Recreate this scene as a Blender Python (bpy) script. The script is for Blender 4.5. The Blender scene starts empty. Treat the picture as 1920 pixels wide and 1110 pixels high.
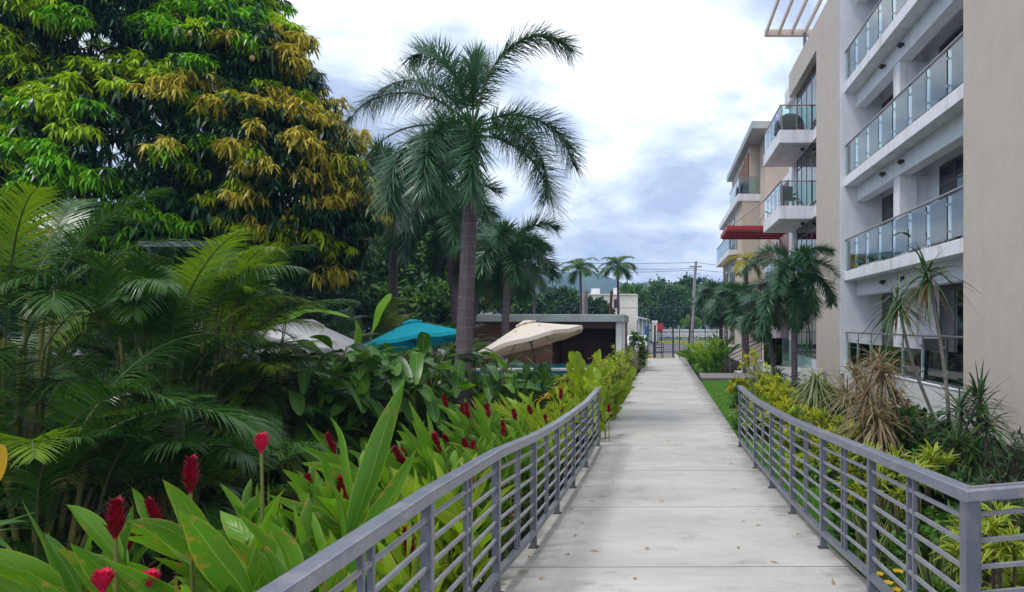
import bpy, math, random
import numpy as np
from mathutils import Vector

rng = np.random.default_rng(7)
random.seed(7)
S = bpy.context.scene
COL = S.collection
F = 1300.0; VX = 1237.0; HY = 609.0; HC = 1.876      # focal length / vanishing point in photo pixels, eye height


def at(px, py, Y):
    """photo pixel at distance Y -> point in the place"""
    return np.array([(px - VX) / F * Y, Y, HC + (HY - py) / F * Y])


# ------------------------------------------------------------------ materials
def newmat(name):
    m = bpy.data.materials.new(name); m.use_nodes = True
    nt = m.node_tree
    for n in list(nt.nodes): nt.nodes.remove(n)
    out = nt.nodes.new('ShaderNodeOutputMaterial')
    return m, nt, out


def N(nt, t, **kw):
    n = nt.nodes.new('ShaderNode' + t)
    for k, v in kw.items():
        if k == 'ins':
            for a, b in v.items(): n.inputs[a].default_value = b
        else: setattr(n, k, v)
    return n


def rgb(c): return (c[0], c[1], c[2], 1.0)


def surf(name, c1, c2=None, scale=4.0, rough=0.7, bump=0.0, bscale=60.0, metal=0.0, stretch=(1, 1, 1), c3=None, s3=1.0, detail=6, spec=0.5, streak=None, sk=.6):
    """two-tone noise surface in object space with optional third stain tone and bump"""
    m, nt, out = newmat(name)
    p = N(nt, 'BsdfPrincipled', ins={'Roughness': rough, 'Metallic': metal, 'Specular IOR Level': spec})
    tc = N(nt, 'TexCoord'); mp = N(nt, 'Mapping'); mp.inputs['Scale'].default_value = stretch
    nt.links.new(tc.outputs['Object'], mp.inputs['Vector'])
    c2 = c2 or tuple(x * .85 for x in c1)
    nz = N(nt, 'TexNoise', ins={'Scale': scale, 'Detail': detail, 'Roughness': .6})
    nt.links.new(mp.outputs[0], nz.inputs['Vector'])
    rp = N(nt, 'ValToRGB'); rp.color_ramp.elements[0].position = .35; rp.color_ramp.elements[1].position = .68
    rp.color_ramp.elements[0].color = rgb(c2); rp.color_ramp.elements[1].color = rgb(c1)
    nt.links.new(nz.outputs['Fac'], rp.inputs[0])
    col = rp.outputs[0]
    if c3:
        n3 = N(nt, 'TexNoise', ins={'Scale': s3, 'Detail': 8, 'Roughness': .7})
        nt.links.new(tc.outputs['Object'], n3.inputs['Vector'])
        r3 = N(nt, 'ValToRGB'); r3.color_ramp.elements[0].position = .52; r3.color_ramp.elements[1].position = .75
        nt.links.new(n3.outputs['Fac'], r3.inputs[0])
        mx = N(nt, 'MixRGB'); mx.inputs[2].default_value = rgb(c3)
        nt.links.new(r3.outputs[0], mx.inputs[0]); nt.links.new(col, mx.inputs[1]); col = mx.outputs[0]
    if streak:
        m4 = N(nt, 'Mapping'); m4.inputs['Scale'].default_value = (1.7, 1.7, .16); nt.links.new(tc.outputs['Object'], m4.inputs['Vector'])
        n4 = N(nt, 'TexNoise', ins={'Scale': 2.2, 'Detail': 7, 'Roughness': .65}); nt.links.new(m4.outputs[0], n4.inputs['Vector'])
        r4 = N(nt, 'ValToRGB'); r4.color_ramp.elements[0].position = .50; r4.color_ramp.elements[1].position = .72; nt.links.new(n4.outputs['Fac'], r4.inputs[0])
        k4 = N(nt, 'Math', operation='MULTIPLY'); k4.inputs[1].default_value = sk; nt.links.new(r4.outputs[0], k4.inputs[0])
        x4 = N(nt, 'MixRGB'); x4.inputs[2].default_value = rgb(streak); nt.links.new(k4.outputs[0], x4.inputs[0]); nt.links.new(col, x4.inputs[1]); col = x4.outputs[0]
    nt.links.new(col, p.inputs['Base Color'])
    if bump:
        nb = N(nt, 'TexNoise', ins={'Scale': bscale, 'Detail': 4})
        nt.links.new(mp.outputs[0], nb.inputs['Vector'])
        b = N(nt, 'Bump', ins={'Strength': bump, 'Distance': .02})
        nt.links.new(nb.outputs['Fac'], b.inputs['Height']); nt.links.new(b.outputs[0], p.inputs['Normal'])
    nt.links.new(p.outputs[0], out.inputs[0])
    return m


def leafmat(name, c1, c2, rough=.42, trans=.3, margin=None, mw=.16, rib=None, rw=.05, tc=None, tipc=None, spec=.28, spots=None):
    m, nt, out = newmat(name)
    g = N(nt, 'NewGeometry'); rp = N(nt, 'ValToRGB')
    rp.color_ramp.elements[0].color = rgb(c1); rp.color_ramp.elements[1].color = rgb(c2)
    nt.links.new(g.outputs['Random Per Island'], rp.inputs[0]); col = rp.outputs[0]
    uv = N(nt, 'UVMap'); sp = N(nt, 'SeparateXYZ'); nt.links.new(uv.outputs[0], sp.inputs[0])

    def mixin(col, fac, c):
        mx = N(nt, 'MixRGB'); mx.inputs[2].default_value = rgb(c)
        nt.links.new(fac, mx.inputs[0]); nt.links.new(col, mx.inputs[1]); return mx.outputs[0]
    d = N(nt, 'Math', operation='SUBTRACT'); d.inputs[1].default_value = .5; nt.links.new(sp.outputs[0], d.inputs[0])
    a = N(nt, 'Math', operation='ABSOLUTE'); nt.links.new(d.outputs[0], a.inputs[0])
    if tipc:
        r = N(nt, 'MapRange', ins={'From Min': .55, 'From Max': 1.0}); nt.links.new(sp.outputs[1], r.inputs[0])
        col = mixin(col, r.outputs[0], tipc)
    if margin:
        nz = N(nt, 'TexNoise', ins={'Scale': 9.0, 'Detail': 2}); tcn = N(nt, 'TexCoord'); nt.links.new(tcn.outputs['Object'], nz.inputs['Vector'])
        ad = N(nt, 'Math', operation='MULTIPLY_ADD'); ad.inputs[1].default_value = .08; nt.links.new(nz.outputs[0], ad.inputs[0]); nt.links.new(a.outputs[0], ad.inputs[2])
        r = N(nt, 'MapRange', ins={'From Min': .54 - mw, 'From Max': .54 - mw * .4}); nt.links.new(ad.outputs[0], r.inputs[0])
        col = mixin(col, r.outputs[0], margin)
    if rib:
        r = N(nt, 'MapRange', ins={'From Min': rw, 'From Max': rw * .3}); nt.links.new(a.outputs[0], r.inputs[0])
        col = mixin(col, r.outputs[0], rib)
    if spots:
        tcs = N(nt, 'TexCoord'); ns = N(nt, 'TexNoise', ins={'Scale': 11.0, 'Detail': 5, 'Roughness': .7}); nt.links.new(tcs.outputs['Object'], ns.inputs['Vector'])
        e2 = N(nt, 'Math', operation='MULTIPLY_ADD'); e2.inputs[1].default_value = .22; nt.links.new(a.outputs[0], e2.inputs[0]); nt.links.new(ns.outputs[0], e2.inputs[2])
        e3 = N(nt, 'Math', operation='MULTIPLY_ADD'); e3.inputs[1].default_value = .10; nt.links.new(sp.outputs[1], e3.inputs[0]); nt.links.new(e2.outputs[0], e3.inputs[2])
        r = N(nt, 'MapRange', ins={'From Min': .70, 'From Max': .80}); nt.links.new(e3.outputs[0], r.inputs[0]); col = mixin(col, r.outputs[0], spots)
    p = N(nt, 'BsdfPrincipled', ins={'Roughness': rough, 'Specular IOR Level': spec})
    nt.links.new(col, p.inputs['Base Color'])
    t = N(nt, 'BsdfTranslucent')
    br = N(nt, 'MixRGB', blend_type='MULTIPLY'); br.inputs[0].default_value = 1; br.inputs[2].default_value = rgb(tc or (1.5, 1.55, .6))
    nt.links.new(col, br.inputs[1]); nt.links.new(br.outputs[0], t.inputs[0])
    mx = N(nt, 'MixShader'); mx.inputs[0].default_value = trans
    nt.links.new(p.outputs[0], mx.inputs[1]); nt.links.new(t.outputs[0], mx.inputs[2])
    if rib or margin:
        wv = N(nt, 'Math', operation='MULTIPLY'); wv.inputs[1].default_value = 60
        s2 = N(nt, 'Math', operation='MULTIPLY_ADD'); s2.inputs[1].default_value = -.7
        nt.links.new(a.outputs[0], s2.inputs[0]); nt.links.new(sp.outputs[1], s2.inputs[2])
        nt.links.new(s2.outputs[0], wv.inputs[0])
        sn = N(nt, 'Math', operation='SINE'); nt.links.new(wv.outputs[0], sn.inputs[0])
        b = N(nt, 'Bump', ins={'Strength': .12, 'Distance': .004}); nt.links.new(sn.outputs[0], b.inputs['Height'])
        nt.links.new(b.outputs[0], p.inputs['Normal'])
    nt.links.new(mx.outputs[0], out.inputs[0])
    return m


def glassmat(name, tint, refl=.08, rough=.02):
    m, nt, out = newmat(name)
    tr = N(nt, 'BsdfTransparent'); tr.inputs[0].default_value = rgb(tint)
    gl = N(nt, 'BsdfGlossy'); gl.inputs['Roughness'].default_value = rough; gl.inputs[0].default_value = (.9, .97, .97, 1)
    fr = N(nt, 'Fresnel', ins={'IOR': 1.5}); ad = N(nt, 'Math', operation='ADD', use_clamp=True); ad.inputs[1].default_value = refl
    nt.links.new(fr.outputs[0], ad.inputs[0])
    mx = N(nt, 'MixShader'); nt.links.new(ad.outputs[0], mx.inputs[0])
    nt.links.new(tr.outputs[0], mx.inputs[1]); nt.links.new(gl.outputs[0], mx.inputs[2])
    nt.links.new(mx.outputs[0], out.inputs[0]); return m


M = {}
M['soil'] = surf('soil', (.035, .027, .018), (.014, .011, .008), 3, .98, .6, 40, c3=(.022, .034, .011), s3=.8, spec=.05)
M['lawn'] = surf('lawn_base', (.09, .22, .012), (.055, .15, .01), 6, .9, .5, 90)
M['conc'] = None
M['steel'] = surf('painted_grey_steel', (.115, .13, .165), (.095, .107, .138), 14, .30, .05, 120, c3=(.2, .19, .19), s3=9)
M['rust'] = surf('weathered_grey_bar', (.24, .25, .29), (.17, .18, .22), 12, .4, c3=(.27, .20, .15), s3=4)
M['handrail'] = surf('painted_grey_handrail', (.185, .20, .25), (.15, .163, .21), 10, .28, .05, 90, c3=(.30, .29, .30), s3=7)
M['foot'] = surf('black_foot_plate', (.03, .03, .032), None, 10, .6)
M['tan'] = surf('tan_stucco', (.57, .505, .445), (.53, .465, .405), 2.2, .9, .55, 55, c3=(.49, .42, .35), s3=.45, spec=.2, streak=(.43, .375, .325), sk=.28)
M['cream'] = surf('far_tan_stucco', (.58, .50, .41), (.54, .46, .375), 2.2, .9, .3, 45, spec=.2)
M['white'] = surf('white_render', (.80, .82, .87), (.75, .77, .825), 1.4, .8, .2, 40, c3=(.66, .68, .73), s3=.7, spec=.3, streak=(.55, .56, .60), sk=.4)
M['slab'] = surf('white_slab_paint', (.82, .83, .855), (.75, .76, .79), 1.8, .75, .15, 30, c3=(.62, .62, .63), s3=1.6, stretch=(1, 1, .35), spec=.3, streak=(.40, .39, .39), sk=.6)
M['plinth'] = surf('white_plinth_paint', (.72, .72, .72), (.62, .62, .61), 2, .8, .2, 30, c3=(.5, .48, .44), s3=1.2)
M['pink'] = surf('pale_pink_render', (.56, .42, .44), (.52, .39, .41), 2, .85)
M['glass'] = glassmat('green_balustrade_glass', (.79, .93, .92), .035)
M['glassnear'] = glassmat('pale_balustrade_glass', (.85, .95, .955), .11)
M['metal'] = surf('brushed_handrail', (.36, .34, .34), (.30, .28, .28), 20, .35, metal=.7)
M['dmetal'] = surf('dark_metal', (.03, .032, .036), (.022, .024, .028), 12, .4)
M['frame'] = surf('brown_window_frame', (.12, .105, .105), (.09, .08, .08), 10, .5)
M['pane'] = surf('dark_pane_and_unlit_room', (.018, .02, .028), (.012, .014, .02), 1.2, .06, spec=.8)
M['curtain'] = surf('curtain', (.50, .50, .52), (.36, .37, .40), 9, .8)
M['winglass'] = glassmat('tinted_window_glass', (.38, .42, .47), .05)
M['louvre'] = surf('brown_louvre', (.32, .16, .10), (.25, .12, .075), 6, .6)
M['red'] = surf('red_canopy_paint', (.50, .022, .035), (.42, .018, .028), 3, .45)
M['peach'] = surf('pergola_paint', (.56, .47, .40), (.50, .42, .36), 4, .6)
M['brick'] = None
M['fascia'] = surf('grey_fascia', (.42, .46, .47), (.36, .40, .41), 2, .8, .2, 25, c3=(.28, .30, .3), s3=1.5)
M['dark'] = surf('dark_interior_wood', (.22, .10, .07), (.16, .07, .05), 4, .7)
M['woodband'] = surf('brown_wood_band', (.14, .06, .035), (.10, .042, .026), 5, .6, stretch=(.3, 1, 3))
M['blue'] = leafmat('turquoise_canvas', (.04, .68, .80), (.04, .68, .80), .8, .3, tc=(1, 1, 1), spec=.1)
M['beige'] = leafmat('cream_canvas', (.84, .78, .70), (.84, .78, .70), .8, .3, tc=(1, .95, .85), spec=.1)
M['greyc'] = leafmat('pale_grey_canvas', (.80, .78, .80), (.80, .78, .80), .8, .3, tc=(1, 1, 1), spec=.1)
M['tile'] = surf('pool_tile', (.02, .30, .48), (.015, .24, .42), 20, .25)
M['coping'] = surf('white_coping', (.75, .76, .78), None, 5, .5)
M['water'] = surf('pool_water', (.03, .33, .45), (.02, .28, .4), 4, .05, .2, 6)
M['asphalt'] = surf('asphalt', (.13, .13, .14), (.10, .10, .11), 5, .9, .3, 60)
M['paver'] = surf('beige_paver', (.38, .34, .26), (.25, .22, .17), 9, .9, .3, 40)
M['yellow'] = surf('yellow_kerb_paint', (.62, .40, .05), (.5, .32, .06), 6, .8)
M['wline'] = surf('white_road_paint', (.7, .7, .68), (.55, .55, .53), 8, .8)
M['housewall'] = surf('cream_house_wall', (.80, .76, .68), (.74, .70, .62), 1.0, .9, .2, 12)
M['shutter'] = surf('dark_red_shutter', (.07, .02, .025), (.05, .015, .02), 6, .6)
M['roofred'] = surf('red_roof', (.32, .06, .045), (.25, .045, .035), 3, .7)
M['carpaint'] = surf('white_car_paint', (.72, .73, .75), None, 2, .2)
M['rubber'] = surf('tyre_rubber', (.02, .02, .02), None, 5, .8)
M['pole'] = surf('weathered_wood_pole', (.34, .31, .28), (.24, .21, .19), 3, .9, .4, 20, stretch=(3, 3, .3))
M['wire'] = surf('cable', (.06, .06, .07), None, 5, .6)
M['hill'] = surf('wooded_hill', (.075, .11, .035), (.016, .034, .014), .03, .95, 0, 1, c3=(.10, .105, .06), s3=.012, detail=10)
M['grassp'] = leafmat('grass_blade', (.07, .20, .01), (.15, .33, .018), .5, .3)
M['bark'] = surf('brown_bark', (.10, .075, .055), (.06, .045, .035), 5, .9, .6, 25, stretch=(2, 2, .4))
M['stem'] = surf('green_stem', (.12, .18, .03), (.08, .13, .02), 5, .5)
M['cane'] = surf('yellow_green_cane', (.20, .20, .05), (.13, .14, .04), 6, .5)
M['dcane'] = surf('grey_dracaena_cane', (.26, .23, .21), (.17, .15, .135), 18, .85, .5, 40, stretch=(1, 1, 3))
M['ginger'] = leafmat('ginger_leaf', (.065, .185, .02), (.16, .34, .022), .30, .42, margin=(.24, .34, .035), mw=.05, rib=(.20, .32, .07), rw=.03, spots=(.30, .22, .06))
M['gingery'] = leafmat('pale_ginger_leaf', (.19, .33, .02), (.32, .44, .025), .36, .4, margin=(.40, .44, .04), mw=.08, rib=(.34, .42, .09), rw=.03, spots=(.36, .26, .06))
M['bract'] = leafmat('red_bract', (.16, .004, .014), (.34, .008, .03), .4, .15, tc=(1.2, .8, .8))
M['pinkbract'] = leafmat('bright_pink_bract', (.55, .01, .06), (.75, .03, .12), .4, .15, tc=(1.2, .8, .8))
M['heli'] = leafmat('heliconia_leaf', (.02, .075, .016), (.08, .20, .025), .28, .22, rib=(.18, .26, .07), rw=.035)
M['helib'] = leafmat('bright_heliconia_leaf', (.10, .26, .015), (.18, .36, .02), .3, .35, rib=(.28, .38, .08), rw=.035)
M['ydry'] = leafmat('yellow_banana_leaf', (.25, .30, .03), (.40, .34, .08), .5, .35, rib=(.42, .40, .12), rw=.05)
M['areca'] = leafmat('areca_leaflet', (.016, .062, .012), (.055, .135, .022), .26, .2)
M['arecay'] = leafmat('yellow_areca_leaflet', (.09, .19, .016), (.19, .28, .02), .3, .3)
M['arecap'] = leafmat('dry_areca_leaflet', (.16, .17, .06), (.26, .24, .10), .45, .25)
M['fox'] = leafmat('foxtail_leaflet', (.03, .095, .05), (.08, .18, .085), .32, .12)
M['foxb'] = leafmat('brown_foxtail_leaflet', (.09, .085, .03), (.16, .11, .03), .5, .25)
M['rachis'] = surf('frond_rib', (.10, .12, .05), (.07, .09, .035), 6, .5)
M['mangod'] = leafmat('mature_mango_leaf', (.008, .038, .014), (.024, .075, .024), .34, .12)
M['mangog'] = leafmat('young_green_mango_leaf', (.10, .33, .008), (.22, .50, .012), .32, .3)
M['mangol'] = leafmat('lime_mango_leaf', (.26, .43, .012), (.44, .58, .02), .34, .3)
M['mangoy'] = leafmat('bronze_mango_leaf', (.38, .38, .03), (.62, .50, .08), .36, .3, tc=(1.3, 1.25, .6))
M['mango'] = surf('mango_skin', (.40, .20, .07), (.22, .24, .07), 5, .4)
M['farleaf'] = leafmat('far_tree_leaf', (.03, .085, .018), (.075, .16, .03), .5, .2)
M['farleafb'] = leafmat('bright_far_tree_leaf', (.08, .19, .02), (.15, .28, .03), .5, .25)
M['fardark'] = leafmat('dark_far_tree_leaf', (.015, .05, .02), (.04, .09, .028), .5, .15)
M['farpalm'] = leafmat('far_palm_leaflet', (.03, .10, .018), (.09, .20, .025), .45, .25)
M['ypalm'] = leafmat('yellow_palm_leaflet', (.28, .26, .03), (.42, .36, .04), .45, .3)
M['song'] = leafmat('yellow_margin_leaf', (.10, .20, .015), (.17, .27, .02), .36, .3, margin=(.52, .50, .07), mw=.26)
M['songy'] = leafmat('yellow_croton_leaf', (.36, .40, .018), (.58, .54, .035), .36, .3, rib=(.2, .3, .05), rw=.08)
M['crotonl'] = leafmat('lime_croton_leaf', (.20, .33, .015), (.48, .50, .03), .34, .35)
M['crotono'] = leafmat('orange_croton_leaf', (.50, .26, .02), (.60, .36, .03), .4, .35)
M['bush'] = leafmat('small_green_leaf', (.03, .10, .02), (.08, .19, .03), .4, .25)
M['greybush'] = leafmat('grey_green_leaf', (.04, .075, .04), (.085, .13, .065), .5, .2)
M['drac'] = leafmat('dracaena_blade', (.02, .065, .02), (.05, .11, .035), .3, .15, margin=(.16, .19, .08), mw=.08)
M['dracv'] = leafmat('striped_dracaena_blade', (.10, .16, .06), (.20, .24, .10), .35, .2, margin=(.46, .44, .2), mw=.16)
M['dracb'] = leafmat('brown_dracaena_blade', (.17, .085, .05), (.25, .235, .11), .4, .2, margin=(.40, .33, .22), mw=.14)
M['drybl'] = leafmat('dry_blade', (.30, .17, .06), (.38, .24, .09), .6, .2)
M['sans'] = leafmat('sansevieria_blade', (.05, .09, .04), (.10, .14, .06), .4, .1, margin=(.45, .42, .10), mw=.14)
M['petal'] = leafmat('yellow_petal', (.75, .45, .01), (.8, .55, .03), .5, .3)
M['furn'] = surf('dark_wicker', (.03, .03, .035), (.02, .02, .022), 40, .7, .4, 90)
M['grill'] = surf('black_grill_cover', (.025, .03, .04), (.015, .018, .026), 6, .55)
M['pot'] = surf('pale_pot', (.5, .48, .46), None, 6, .7)


def concrete():
    m, nt, out = newmat('brushed_concrete')
    p = N(nt, 'BsdfPrincipled', ins={'Roughness': .85, 'Specular IOR Level': .25})
    tc = N(nt, 'TexCoord')

    def noise(scale, det, st, rgh=.6):
        mp = N(nt, 'Mapping'); mp.inputs['Scale'].default_value = st; nt.links.new(tc.outputs['Object'], mp.inputs['Vector'])
        n = N(nt, 'TexNoise', ins={'Scale': scale, 'Detail': det, 'Roughness': rgh}); nt.links.new(mp.outputs[0], n.inputs['Vector']); return n.outputs[0]
    a = noise(.9, 8, (.7, 1.3, 1)); b = noise(6, 7, (.3, 8, 1), .65); c = noise(3.0, 9, (1, 1, 1), .72); s = noise(90, 3, (1, 1, 1))
    rp = N(nt, 'ValToRGB'); e = rp.color_ramp.elements
    e[0].position = .28; e[0].color = (.33, .315, .295, 1); e[1].position = .66; e[1].color = (.56, .54, .51, 1)
    ad = N(nt, 'Math', operation='MULTIPLY_ADD'); ad.inputs[1].default_value = .34; nt.links.new(b, ad.inputs[0])
    m2 = N(nt, 'Math', operation='MULTIPLY'); m2.inputs[1].default_value = .66; nt.links.new(a, m2.inputs[0]); nt.links.new(m2.outputs[0], ad.inputs[2])
    nt.links.new(ad.outputs[0], rp.inputs[0])
    r2 = N(nt, 'ValToRGB'); r2.color_ramp.elements[0].position = .54; r2.color_ramp.elements[1].position = .78
    nt.links.new(c, r2.inputs[0])
    mx = N(nt, 'MixRGB'); mx.inputs[2].default_value = (.20, .19, .175, 1)
    k = N(nt, 'Math', operation='MULTIPLY'); k.inputs[1].default_value = .8; nt.links.new(r2.outputs[0], k.inputs[0]); nt.links.new(k.outputs[0], mx.inputs[0])
    nt.links.new(rp.outputs[0], mx.inputs[1]); 
    mz = N(nt, 'MixRGB', blend_type='MULTIPLY'); mz.inputs[0].default_value = .35
    nt.links.new(mx.outputs[0], mz.inputs[1]); r3 = N(nt, 'ValToRGB'); r3.color_ramp.elements[0].position = .3; r3.color_ramp.elements[1].position = .55
    r3.color_ramp.elements[0].color = (.6, .6, .6, 1); nt.links.new(s, r3.inputs[0]); nt.links.new(r3.outputs[0], mz.inputs[2])
    sx = N(nt, 'SeparateXYZ'); nt.links.new(tc.outputs['Object'], sx.inputs[0]); cx_ = N(nt, 'Math', operation='SUBTRACT'); cx_.inputs[1].default_value = .12; nt.links.new(sx.outputs[0], cx_.inputs[0])
    ab = N(nt, 'Math', operation='ABSOLUTE'); nt.links.new(cx_.outputs[0], ab.inputs[0]); g_ = noise(3.4, 8, (1, 1, 1), .7)
    sm = N(nt, 'Math', operation='MULTIPLY_ADD'); sm.inputs[1].default_value = .75; nt.links.new(g_, sm.inputs[0]); nt.links.new(ab.outputs[0], sm.inputs[2])
    mr = N(nt, 'MapRange', ins={'From Min': 1.32, 'From Max': 1.62, 'To Max': .72}); nt.links.new(sm.outputs[0], mr.inputs[0])
    me_ = N(nt, 'MixRGB'); me_.inputs[2].default_value = (.13, .12, .11, 1); nt.links.new(mr.outputs[0], me_.inputs[0]); nt.links.new(mz.outputs[0], me_.inputs[1])
    nt.links.new(me_.outputs[0], p.inputs['Base Color'])
    bp = N(nt, 'Bump', ins={'Strength': .35, 'Distance': .006}); nt.links.new(b, bp.inputs['Height']); nt.links.new(bp.outputs[0], p.inputs['Normal'])
    nt.links.new(p.outputs[0], out.inputs[0]); return m


M['conc'] = concrete()


def brickmat():
    m, nt, out = newmat('red_brick'); p = N(nt, 'BsdfPrincipled', ins={'Roughness': .85})
    tc = N(nt, 'TexCoord'); sp = N(nt, 'SeparateXYZ'); cb = N(nt, 'CombineXYZ')
    nt.links.new(tc.outputs['Object'], sp.inputs[0]); nt.links.new(sp.outputs[0], cb.inputs[0]); nt.links.new(sp.outputs[2], cb.inputs[1])
    b = N(nt, 'TexBrick', ins={'Color1': (.26, .105, .065, 1), 'Color2': (.20, .08, .05, 1), 'Mortar': (.25, .19, .15, 1), 'Scale': 4.0, 'Mortar Size': .012, 'Row Height': .28, 'Brick Width': .8})
    nt.links.new(cb.outputs[0], b.inputs['Vector']); nt.links.new(b.outputs[0], p.inputs['Base Color']); nt.links.new(p.outputs[0], out.inputs[0]); return m


M['brick'] = brickmat()


def palmbark():
    m, nt, out = newmat('ringed_palm_bark'); p = N(nt, 'BsdfPrincipled', ins={'Roughness': .85, 'Specular IOR Level': .25})
    tc = N(nt, 'TexCoord'); sp = N(nt, 'SeparateXYZ'); nt.links.new(tc.outputs['Object'], sp.inputs[0])
    nz = N(nt, 'TexNoise', ins={'Scale': 3, 'Detail': 4}); nt.links.new(tc.outputs['Object'], nz.inputs['Vector'])
    z = N(nt, 'Math', operation='MULTIPLY_ADD'); z.inputs[1].default_value = .16; nt.links.new(nz.outputs[0], z.inputs[0]); nt.links.new(sp.outputs[2], z.inputs[2])
    fr = N(nt, 'Math', operation='MULTIPLY'); fr.inputs[1].default_value = 5.2; nt.links.new(z.outputs[0], fr.inputs[0])
    f2 = N(nt, 'Math', operation='FRACT'); nt.links.new(fr.outputs[0], f2.inputs[0])
    rp = N(nt, 'ValToRGB'); e = rp.color_ramp.elements; e[0].position = 0; e[0].color = (.26, .222, .245, 1); e[1].position = .10; e[1].color = (.175, .138, .158, 1)
    x = e.new(.95); x.color = (.16, .128, .146, 1); x = e.new(1.0); x.color = (.26, .222, .245, 1)
    nt.links.new(f2.outputs[0], rp.inputs[0])
    mp = N(nt, 'Mapping'); mp.inputs['Scale'].default_value = (6, 6, .8); nt.links.new(tc.outputs['Object'], mp.inputs['Vector'])
    n2 = N(nt, 'TexNoise', ins={'Scale': 6, 'Detail': 8, 'Roughness': .7}); nt.links.new(mp.outputs[0], n2.inputs['Vector'])
    r2 = N(nt, 'ValToRGB'); r2.color_ramp.elements[0].position = .35; r2.color_ramp.elements[1].position = .7
    r2.color_ramp.elements[0].color = (.55, .55, .55, 1); r2.color_ramp.elements[1].color = (1.25, 1.2, 1.2, 1); nt.links.new(n2.outputs[0], r2.inputs[0])
    mx = N(nt, 'MixRGB', blend_type='MULTIPLY'); mx.inputs[0].default_value = 1; nt.links.new(rp.outputs[0], mx.inputs[1]); nt.links.new(r2.outputs[0], mx.inputs[2])
    nt.links.new(mx.outputs[0], p.inputs['Base Color'])
    b = N(nt, 'Bump', ins={'Strength': .5, 'Distance': .015}); nt.links.new(n2.outputs[0], b.inputs['Height']); nt.links.new(b.outputs[0], p.inputs['Normal'])
    nt.links.new(p.outputs[0], out.inputs[0]); return m


M['palmbark'] = palmbark()

# ------------------------------------------------------------------ mesh builder
BOXF = np.array([[0, 1, 3, 2], [4, 6, 7, 5], [0, 4, 5, 1], [2, 3, 7, 6], [0, 2, 6, 4], [1, 5, 7, 3]])


def nrm(a):
    a = np.asarray(a, float); return a / np.maximum(np.linalg.norm(a, axis=-1, keepdims=True), 1e-9)


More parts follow.
